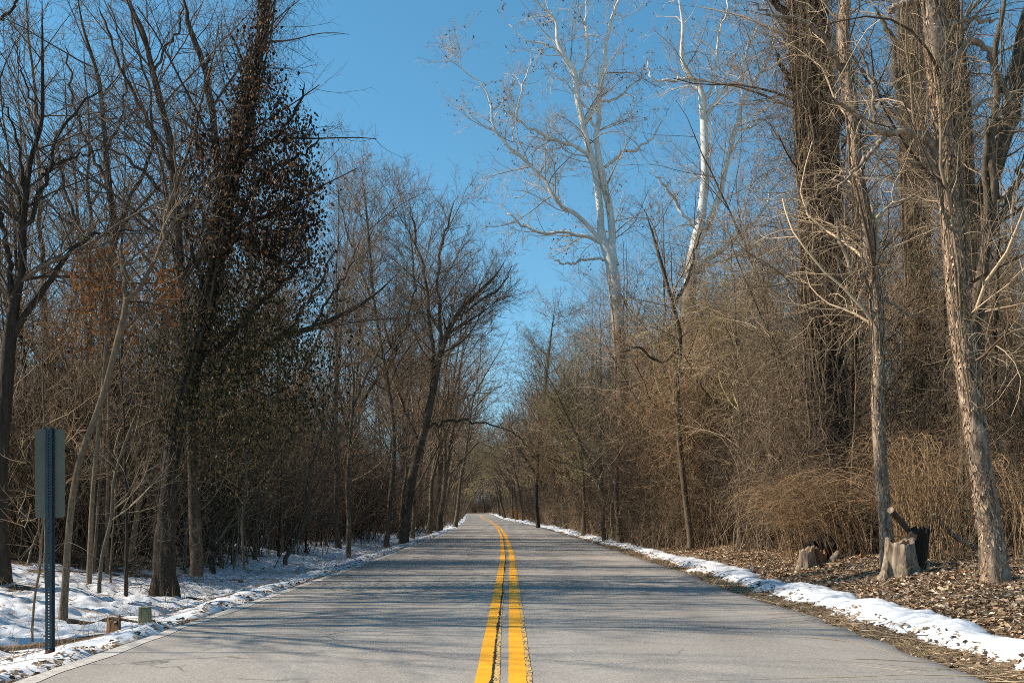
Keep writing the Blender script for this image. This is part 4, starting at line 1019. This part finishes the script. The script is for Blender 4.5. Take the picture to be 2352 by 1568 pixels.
def brush(seed, n, H, rad, tw, twig_r=.003, arch=.5, dens=1., leaf=None, nleaf=0, lsize=.03):
    """a clump of undergrowth: upright and arching stems with twigs, a few leaves"""
    rng = np.random.default_rng(seed)
    b = np.stack([rng.normal(size=n) * rad * .5, rng.normal(size=n) * rad * .5, np.full(n, -.1)], -1)
    K = 9; h = H * rng.uniform(.35, 1.1, n)
    d = norm(np.stack([rng.normal(size=n) * .3, rng.normal(size=n) * .3, np.ones(n)], -1))
    P = np.zeros((n, K, 3)); P[:, 0] = b
    az = rng.uniform(0, 6.28, n); out = np.stack([np.cos(az), np.sin(az), -np.ones(n) * .6], -1) * arch * rng.uniform(.1, 1, n)[:, None]
    for k in range(1, K):
        d = norm(d + rng.normal(size=(n, 3)) * .12 + out * (.42 * k / K))
        P[:, k] = P[:, k - 1] + d * (h / (K - 1) * 1.15)[:, None]
    R = (.004 + .018 * rng.uniform(0, 1, n) ** 2.5)[:, None] * (1 - .75 * np.linspace(0, 1, K))[None]
    a = Acc(); a.tube(P, R, 4)
    Q, QR = grow(rng, P, R, 2.6 * dens, 6, .2, .5, (25, 65), .1, 1., .35, .1, .6, twig_r * 1.2, .01, lmax=1.5, lmin=.25); a.tube(Q, QR, 3)
    C, CR = grow(rng, Q, QR, 3.4 * dens, 4, .3, .7, (30, 65), .1, 1., .45, .05, .7, twig_r, .01, lmax=.6, lmin=.12); a.tube(C, CR, 3)
    mats = [M[tw]]
    me = a.mesh('brush', mats)
    if nleaf:
        k = rng.integers(0, len(C), nleaf); t = rng.integers(0, 4, nleaf)
        Vl, Fl = leaf_cards(rng, C[k, t] + rng.normal(size=(nleaf, 3)) * .04, lsize, 1., True)
        me = join_meshes(me, mesh_from('lv', Vl, Fl, [M[leaf]], False), 'brush')
    return me
BR = [brush(301, 60, 2.6, 1.2, 'twig_tan', arch=.7), brush(302, 55, 3.6, 1.1, 'twig', arch=.35), brush(303, 60, 3.0, 1.2, 'twig_red', arch=.6),
      brush(304, 45, 3.4, 1.2, 'twig', leaf='leaf_olive', nleaf=1300, lsize=.045), brush(305, 50, 4.4, 1.0, 'twig_dark', arch=.3),
      brush(306, 45, 1.3, 1.0, 'twig_tan', arch=.9, twig_r=.0022)]
def scatter_pts(rng, n, y0, y1, s0, s1, pw=1.3, m=2.5, keep=None):
    y = y0 + (y1 - y0) * rng.uniform(0, 1, n) ** pw; s = rng.uniform(s0, s1, n); x = xc(y) + s
    k = np.abs(x) < .5 * y + m
    if keep is not None: k &= keep(x, y, s)
    x, y = x[k], y[k]
    return np.stack([x, y, ground(x, y)], -1)
def scat(name, label, meshes, P, sc, rng, pick):
    n = len(P); rot = np.zeros((n, 3)); rot[:, 2] = rng.uniform(0, 6.28, n); rot[:, :2] = rng.normal(size=(n, 2)) * .06
    s = rng.uniform(sc[0], sc[1], n)
    scatter(name, meshes, P, rot, np.stack([s, s, s * rng.uniform(.85, 1.2, n)], -1), rng.choice(pick, n), label)
rng = np.random.default_rng(401)
P1 = scatter_pts(rng, 260, 19, 75, -16, -6.8, 1.35, keep=lambda x, y, s: (s < -6.6 - np.clip((24 - y) * .55, 0, 3)))
P2 = scatter_pts(rng, 220, 60, 330, -12, -5.2, 1.2)
scat('undergrowth', 'dark tangled undergrowth and saplings filling the woods left of the road', BR, np.concatenate([P1, P2]), (.7, 1.35), rng, [1, 2, 0, 3, 4, 1, 2])
P0 = scatter_pts(rng, 300, 30, 130, 4.9, 7.2, 1.2)
scat('undergrowth', 'low brown brush and weeds along the right verge under the trees', BR, P0, (.5, 1.0), rng, [5, 0, 2, 2, 1])
P1 = scatter_pts(rng, 330, 17.5, 75, 6.4, 20, 1.35, keep=lambda x, y, s: (s > 6.4 + np.clip((21 - y) * .9, 0, 4)))
P2 = scatter_pts(rng, 220, 60, 330, 5.0, 13, 1.2)
scat('undergrowth', 'tan sunlit undergrowth and vines filling the woods right of the road', BR, np.concatenate([P1, P2]), (.65, 1.25), rng, [0, 0, 1, 2, 2, 3])
# the woods behind: one mass each side and beyond the bend
WM = [join_meshes(*KT['far'][i], 'woods') for i in range(3)]
P1 = scatter_pts(rng, 230, 60, 200, -75, -20, 1.2, 2)
P2 = scatter_pts(rng, 90, 170, 330, -45, -10, 1., 2)
scat('distant_woods', 'mass of bare grey brown trees deep in the woods on the left', WM, np.concatenate([P1, P2]), (.75, 1.1), rng, [0, 1, 2])
P1 = scatter_pts(rng, 230, 44, 200, 14, 75, 1.2, 2)
P2 = scatter_pts(rng, 90, 170, 330, 11, 45, 1., 2)
scat('distant_woods', 'mass of bare grey brown trees deep in the woods on the right', WM, np.concatenate([P1, P2]), (.7, 1.05), rng, [0, 1, 2])
y = rng.uniform(350, 440, 240); x = rng.uniform(-45, 25, 240); k = (np.abs(x - xc(y)) > 6) & ((y > 372) | (np.abs(x - xc(y)) < 16)); x, y = x[k], y[k]
scat('distant_woods', 'pale brown trees closing the view beyond the bend', WM, np.stack([x, y, ground(x, y)], -1), (1.0, 1.6), rng, [0, 1, 2])

y = rng.uniform(365, 430, 260); x = rng.uniform(-50, 25, 260); k = np.abs(x - xc(y)) > 5; x, y = x[k], y[k]
scat('undergrowth', 'russet undergrowth beyond the bend', BR, np.stack([x, y, ground(x, y)], -1), (1.2, 2.4), rng, [2, 2, 0, 1])
# ------------------------------------------------------------------ single things
def box(ac, c, h, rot=None):
    v = np.array([[x, y, z] for x in (-1, 1) for y in (-1, 1) for z in (-1, 1)], float) * np.array(h)
    if rot is not None: v = v @ np.array(rot).T
    ac.add(v + np.array(c), np.array([[0, 1, 3, 2], [4, 6, 7, 5], [0, 4, 5, 1], [2, 3, 7, 6], [0, 2, 6, 4], [1, 5, 7, 3]]))
# sign by the left verge, seen from behind
def road_sign():
    D = 8.85; b = px(112, 1530, D); sc = D / FPX
    zb = float(ground(b[0], b[1])) - .02; ztop = CAMZ + (HY - 983) * sc
    x0 = b[0]; root = new_tree('road_sign', 'back of a tall narrow grey road sign on a perforated steel post', (x0, D, zb), None, 'sign')
    ac = Acc(); wv = .0115; t = .0015
    z0, z1 = zb - .1, ztop + .005
    for sx in (-1, 1):
        box(ac, (x0 + sx * .0155, D, (z0 + z1) / 2), (.0095, t, (z1 - z0) / 2))             # web either side of the holes
        box(ac, (x0 + sx * .0262, D + .012, (z0 + z1) / 2), (.0012, .0125, (z1 - z0) / 2))    # side walls
        box(ac, (x0 + sx * .0335, D + .0258, (z0 + z1) / 2), (.0085, .0013, (z1 - z0) / 2))   # flanges
    n = int((z1 - z0) / .0254)
    for i in range(n): box(ac, (x0, D, z0 + .0127 + i * .0254), (.006, t * .98, .0079))
    child(root, 'post', ac.mesh('post', [M['post']], False))
    # panel with rounded corners
    w, h, r = 34.5 * sc, 101.5 * sc, 7 * sc; cz = CAMZ + (HY - 1086.5) * sc; cx = px(111.5, 0, D)[0]
    o = []
    for qx, qz, a0 in ((1, 1, 0), (-1, 1, 90), (-1, -1, 180), (1, -1, 270)):
        for k in range(7):
            a = math.radians(a0 + k * 15); o.append((cx + qx * (w - r) + r * math.cos(a), cz + qz * (h - r) + r * math.sin(a)))
    o = np.array(o); m = len(o); V = np.concatenate([np.stack([o[:, 0], np.full(m, D + .0275), o[:, 1]], -1), np.stack([o[:, 0], np.full(m, D + .0295), o[:, 1]], -1)])
    i = np.arange(m)
    me = mesh_from('panel', V, [np.array([i]), np.array([i[::-1] + m]), np.stack([i, i + m, (i + 1) % m + m, (i + 1) % m], -1)], [M['sign_back']], False)
    child(root, 'panel', me)
    ac = Acc()
    for zz in (cz + h * .78, cz - h * .78):
        a = np.arange(8) / 8 * 6.283
        P = np.array([[[x0, D - .007, zz], [x0, D + .001, zz]]]); ac.tube(P, np.full((1, 2), .006), 6)
        ac.add(np.stack([x0 + .006 * np.cos(a), np.full(8, D - .007), zz + .006 * np.sin(a)], -1), np.array([np.arange(8)]))
    child(root, 'bolt', ac.mesh('bolt', [M['post']], False))
    ac = Acc(); P = np.array([[[x0 - .10, D - .03, zb - .02], [x0 - .04, D, zb + .05], [x0 + .0, D + .01, zb + .10]]]); ac.tube(P, np.array([[.03, .035, .03]]), 8)
    P = np.array([[[x0 + .02, D - .02, zb - .05], [x0 + .015, D - .012, zb + .05], [x0 + .012, D, zb + .13]]]); ac.tube(P, np.array([[.035, .034, .026]]), 8)
    child(root, 'rusty_anchor', ac.mesh('rusty_anchor', [M['rust']]))
road_sign()

def stump(name, label, c, r, h, seed, mat, inner='wood_hollow', jag=.3, flare=.35, lean=(0, 0), wall=.3, root=None, cat='stump', S=56, flat=False, part='shell'):
    """broken hollow stump: ridged outer shell, torn rim, dark inside"""
    rng = np.random.default_rng(seed)
    a = np.arange(S) / S * 2 * np.pi
    top = h * (1 - (0 if flat else jag) * (vn(np.cos(a) * 1.3 + seed, np.sin(a) * 1.3, 0.) * 1.3 + .5 * vn(np.cos(a) * 6 + seed, np.sin(a) * 6, 2.)))
    rr = r * (1 + .18 * (vn(np.cos(a) * 2 + seed, np.sin(a) * 2, 5.) - .5) * 2 + .10 * (vn(np.cos(a) * 9 + seed, np.sin(a) * 9, 9.) - .5) * 2)
    K = 10; V = []
    for k in range(K):
        t = k / (K - 1); z = -.12 + (top + .12) * t
        f = 1 + flare * np.exp(-np.maximum(z, 0) / (h * .3)) * (.5 + .5 * np.cos(a * 5 + seed))
        q = rr * f * (1 - .12 * t) * (1 + .04 * (vn(np.cos(a) * 12, np.sin(a) * 12, z * 6) - .5))
        V.append(np.stack([q * np.cos(a) + lean[0] * z, q * np.sin(a) + lean[1] * z, z], -1))
    wi = 1 - wall
    V.append(np.stack([V[-1][:, 0] * .0 + (rr * .86 * wi) * np.cos(a) + lean[0] * top, (rr * .86 * wi) * np.sin(a) + lean[1] * top, top - .01 - (0 if flat else .03)], -1))
    K1 = len(V)
    V = np.concatenate(V) + np.array(c)
    s = np.arange(S); s2 = (s + 1) % S
    F = np.concatenate([np.stack([k * S + s, k * S + s2, (k + 1) * S + s2, (k + 1) * S + s], -1) for k in range(K1 - 1)])
    top_r = V[-S:].copy(); low = top_r.copy(); low[:, 2] = c[2] + (h * .25 if not flat else h - .02)
    cen = low.mean(0)
    Vi = np.concatenate([top_r, cen + (low - cen) * .8])
    Fi = [np.stack([s, s2, s2 + S, s + S], -1), np.array([s + S])]
    own = root is None
    if own: root = new_tree(name, label, c, None, cat)
    child(root, part, mesh_from(part, V, [F], [M[mat]]))
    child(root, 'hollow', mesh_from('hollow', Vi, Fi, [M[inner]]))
    return root
def gpt(x, y, D):
    p = px(x, y, D); p[2] = float(ground(p[0], p[1])); return p
def tube_part(root, part, pts, rad, mat, S=12, K=24, amp=.15, cap=True, capmat=None, seed=3):
    c = spline(np.concatenate([np.array(pts, float), np.array(rad, float)[:, None]], 1), K)
    ac = Acc(); ac.tube(c[None, :, :3], c[None, :, 3], S, ridgef(amp, 4, seed, 1.5))
    if cap:
        V = ac.V[0]; ac.F.append(np.array([np.arange(S)[::-1]])); ac.F.append(np.array([np.arange(S) + len(V) - S]))
    return child(root, part, ac.mesh(part, [M[mat]]))
# larger split stump
c = gpt(2066, 1322, 15.)
st = stump('tree_stump', 'large split pale stump with a dark hollow side, beside the thin pale tree', c, .21, .62, 15, 'wood_grey', jag=.13, flare=.75)
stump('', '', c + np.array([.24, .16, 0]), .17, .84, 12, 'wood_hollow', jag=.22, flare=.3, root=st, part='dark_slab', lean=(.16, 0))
tube_part(st, 'root_flare', [c + np.array([-.30, -.2, -.05]), c + np.array([-.22, -.08, .22]), c + np.array([-.16, -.02, .5])], [.07, .055, .03], 'wood_grey', 9)
tube_part(st, 'root_flare', [c + np.array([-.06, -.36, -.06]), c + np.array([-.05, -.24, .2]), c + np.array([-.04, -.18, .45])], [.07, .05, .02], 'wood_grey', 9, seed=8)
t = new_tree('cut_log', 'short cut log leaning on the larger split stump, round sawn end up', px(2050, 1175, 15.2), None, 'log')
tube_part(t, 'log', [px(2048, 1173, 15.1), px(2072, 1200, 15.3), px(2098, 1232, 15.45), px(2112, 1250, 15.55)], [.042, .045, .045, .042], 'bark', 12)
a = np.arange(14) / 14 * 6.283; q = px(2048, 1173, 15.07); dn = norm(px(2072, 1200, 15.3) - q); u = norm(np.cross(dn, [0, 0, 1.])); w = np.cross(u, dn)
child(t, 'sawn_end', mesh_from('sawn_end', q - dn * .03 + .052 * (np.cos(a)[:, None] * u + np.sin(a)[:, None] * w), [np.array([np.arange(14)])], [M['wood_grey']]))
# smaller broken stump
c = gpt(1853, 1292, 19.)
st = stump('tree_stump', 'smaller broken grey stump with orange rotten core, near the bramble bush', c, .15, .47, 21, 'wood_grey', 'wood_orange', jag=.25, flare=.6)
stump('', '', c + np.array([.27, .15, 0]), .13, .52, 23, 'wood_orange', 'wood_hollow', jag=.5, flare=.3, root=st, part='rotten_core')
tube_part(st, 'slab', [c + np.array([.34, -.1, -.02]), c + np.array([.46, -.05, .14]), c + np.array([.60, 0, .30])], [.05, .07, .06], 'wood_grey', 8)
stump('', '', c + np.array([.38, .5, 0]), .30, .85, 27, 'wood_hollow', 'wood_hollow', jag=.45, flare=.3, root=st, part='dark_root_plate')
# posts and log by the left verge
c = px(333, 1440, 11.5); c[2] -= .01
st = stump('wooden_post_stub', 'short greenish mossy post stub standing in the snow bank', c, .072, .24, 31, 'wood_green', 'wood_green', jag=.05, flare=.02, wall=.6, cat='post', flat=True, part='post')
c = px(262, 1474, 10.8); c[2] += .02
st = stump('wooden_post_stub', 'broken orange rotten post stub with torn top, beside the long log', c, .08, .33, 33, 'wood_orange', 'wood_hollow', jag=.36, flare=.05, cat='post', part='post')
def lying(name, label, pts, rad, mat, cat, part='log', up=.5):
    p0 = pts[0]; t = new_tree(name, label, p0, None, cat); tube_part(t, part, pts, rad, mat, 10, 30, .12); return t
def gz(x, y, D, r):
    p = gpt(x, y, D); p[2] += max(float(snow_h(p[0], p[1])), 0) + r * .6; return p
lying('fallen_pole', 'long thin brown log lying on the snow behind the sign post', [gz(-90, 1450, 10.6, .03), gz(0, 1454, 10.7, .03), gz(110, 1462, 10.75, .03), gz(240, 1458, 10.8, .03)], [.03, .03, .028, .024], 'bark_slim', 'log')
lying('fallen_branch', 'dark crooked branch on the snow right of the leaning tree foot', [gz(155, 1400, 12.8, .03), gz(215, 1392, 12.7, .03), gz(260, 1396, 12.6, .03), gz(345, 1402, 12.5, .03)], [.03, .035, .028, .018], 'bark_dark', 'branch')
lying('fallen_branch', 'dark fallen branch on the snow right of the big dark trunk', [gz(430, 1352, 16.6, .03), gz(480, 1350, 16.2, .03), gz(540, 1358, 15.6, .03), gz(560, 1352, 15.2, .03)], [.03, .035, .028, .014], 'bark', 'branch')
lying('fallen_branch', 'pale barkless branch slanting behind the shaggy bark tree foot', [px(2142, 1180, 17.), px(2165, 1205, 17.), px(2195, 1232, 17.), px(2250, 1262, 17.)], [.04, .045, .045, .05], 'bark_pale', 'branch')
lying('broken_stake', 'short thin stick stuck upright in the snow ribbon', [px(1866, 1379, 14.6), px(1864, 1365, 14.6), px(1860, 1347, 14.6)], [.014, .012, .011], 'wood_orange', 'stick', 'stick')
c = gpt(1263, 1206, 100.); stump('tree_stump', 'round dark stump beside the right verge far along the road', c + np.array([0, 0, 0]), .3, .75, 35, 'wood_hollow', jag=.2)
# bramble bush with arching canes
rng = np.random.default_rng(500)
def canes(rng, n, x0, x1, y, D0, D1, az, spread, L, H, r):
    K = 14
    X = rng.uniform(x0, x1, n); D = rng.uniform(D0, D1, n)
    b = np.stack([(X - CX) / FPX * D, D, np.zeros(n)], -1); b[:, 2] = ground(b[:, 0], b[:, 1]) - .05
    a = az + rng.normal(size=n) * spread
    h = H * rng.uniform(.5, 1.15, n); l = L * rng.uniform(.4, 1.2, n)
    t = np.linspace(0, 1, K)[None]
    o = l[:, None] * t ** 1.2; z = h[:, None] * (1 - (1 - t * 1.35) ** 2) 
    wob = np.cumsum(rng.normal(size=(n, K, 3)) * .02, axis=1)
    P = np.stack([b[:, :1] + o * np.cos(a)[:, None], b[:, 1:2] + o * np.sin(a)[:, None], b[:, 2:] + z], -1) + wob
    R = rng.uniform(r * .6, r * 1.4, n)[:, None] * (1 - .6 * t)
    return P, R
def bush(name, label, sets, mat, dens=1.):
    ac, a2 = Acc(), Acc(); c0 = None
    for S_ in sets:
        P, R = canes(rng, *S_); ac.tube(P, R, 4); c0 = P[:, 0].mean(0) if c0 is None else c0
        Q, QR = grow(rng, P, R, 3.0 * dens, 6, .12, .34, (20, 55), .25, 1., .3, -.05, .6, .0022, .01, lmax=.9, lmin=.15); a2.tube(Q, QR, 3)
        C, CR = grow(rng, Q, QR, 4.5 * dens, 4, .3, .7, (25, 60), .1, 1., .3, 0, .7, .0018, .01, lmax=.35, lmin=.08); a2.tube(C, CR, 3)
    t = new_tree(name, label, c0, None, 'bush')
    child(t, 'cane', ac.mesh('cane', [M[mat]]), kind='stuff'); child(t, 'twigs', a2.mesh('twigs', [M[mat]]), kind='stuff')
bush('bramble_bush', 'rounded reddish brown bramble bush with canes arching left, behind the smaller stump', [(170, 1890, 2010, 0, 19., 21.5, math.pi * 1.02, .35, 1.9, 1.55, .005), (110, 1800, 1960, 0, 19.5, 22., math.pi * 1.05, .8, 1.2, 1.5, .005)], 'twig_red', 1.1)
bush('cane_thicket', 'fan of brown upright canes between the larger stump and the shaggy bark tree', [(200, 2040, 2230, 0, 16.6, 18.5, math.pi * .9, 1.2, 1.1, 2.0, .0055), (70, 2090, 2140, 0, 16.8, 17.6, math.pi, .9, 2.0, 1.7, .005)], 'twig_red', .8)
bush('cane_thicket', 'low brown cane thicket right of the shaggy bark tree, at the frame side', [(150, 2300, 2440, 0, 15.5, 19, math.pi * .9, 1.6, .9, 1.6, .005)], 'twig_red', .8)
bush('bramble_bush', 'dark tangled bramble mound along the bank left of the smaller stump', [(240, 1620, 1750, 0, 29, 35, math.pi, 1.6, 1.6, 4.4, .009), (150, 1700, 1830, 0, 24.5, 28, math.pi, 1.6, 1.2, 2.6, .007)], 'twig_dark', 1.1)

# things far along the road
def panel_sign(name, label, cat, x, ybase, D, w, h, zc, mat, postmat='post', diamond=False):
    b = px(x, ybase, D); b[2] = float(ground(b[0], b[1]))
    t = new_tree(name, label, b, None, cat)
    ac = Acc(); box(ac, (b[0], b[1] + .04, b[2] + zc * .5), (.035, .03, zc * .5 + .1)); child(t, 'post', ac.mesh('post', [M[postmat]], False))
    ac = Acc(); rot = None
    if diamond: c, s_ = math.cos(math.pi / 4), math.sin(math.pi / 4); rot = [[c, 0, s_], [0, 1, 0], [-s_, 0, c]]
    box(ac, (b[0], b[1], b[2] + zc), (w / 2, .006, h / 2), rot); child(t, 'panel', ac.mesh('panel', [M[mat]], False))
panel_sign('warning_sign', 'small orange diamond sign beyond the bend', 'sign', 1106, 1190, 372, .95, .95, 1.75, 'orange', diamond=True)
panel_sign('roadside_marker', 'tall narrow orange marker on the right verge far along the road', 'marker', 1184.5, 1195, 150, .30, 1.35, .95, 'orange')
panel_sign('road_sign', 'small dark sign back on a post by the far left verge', 'sign', 1054.5, 1195, 150, .38, .55, 1.75, 'post')
panel_sign('road_sign', 'tiny white sign at the right side of the bend', 'sign', 1132, 1188, 350, .45, .8, 1.4, 'white')
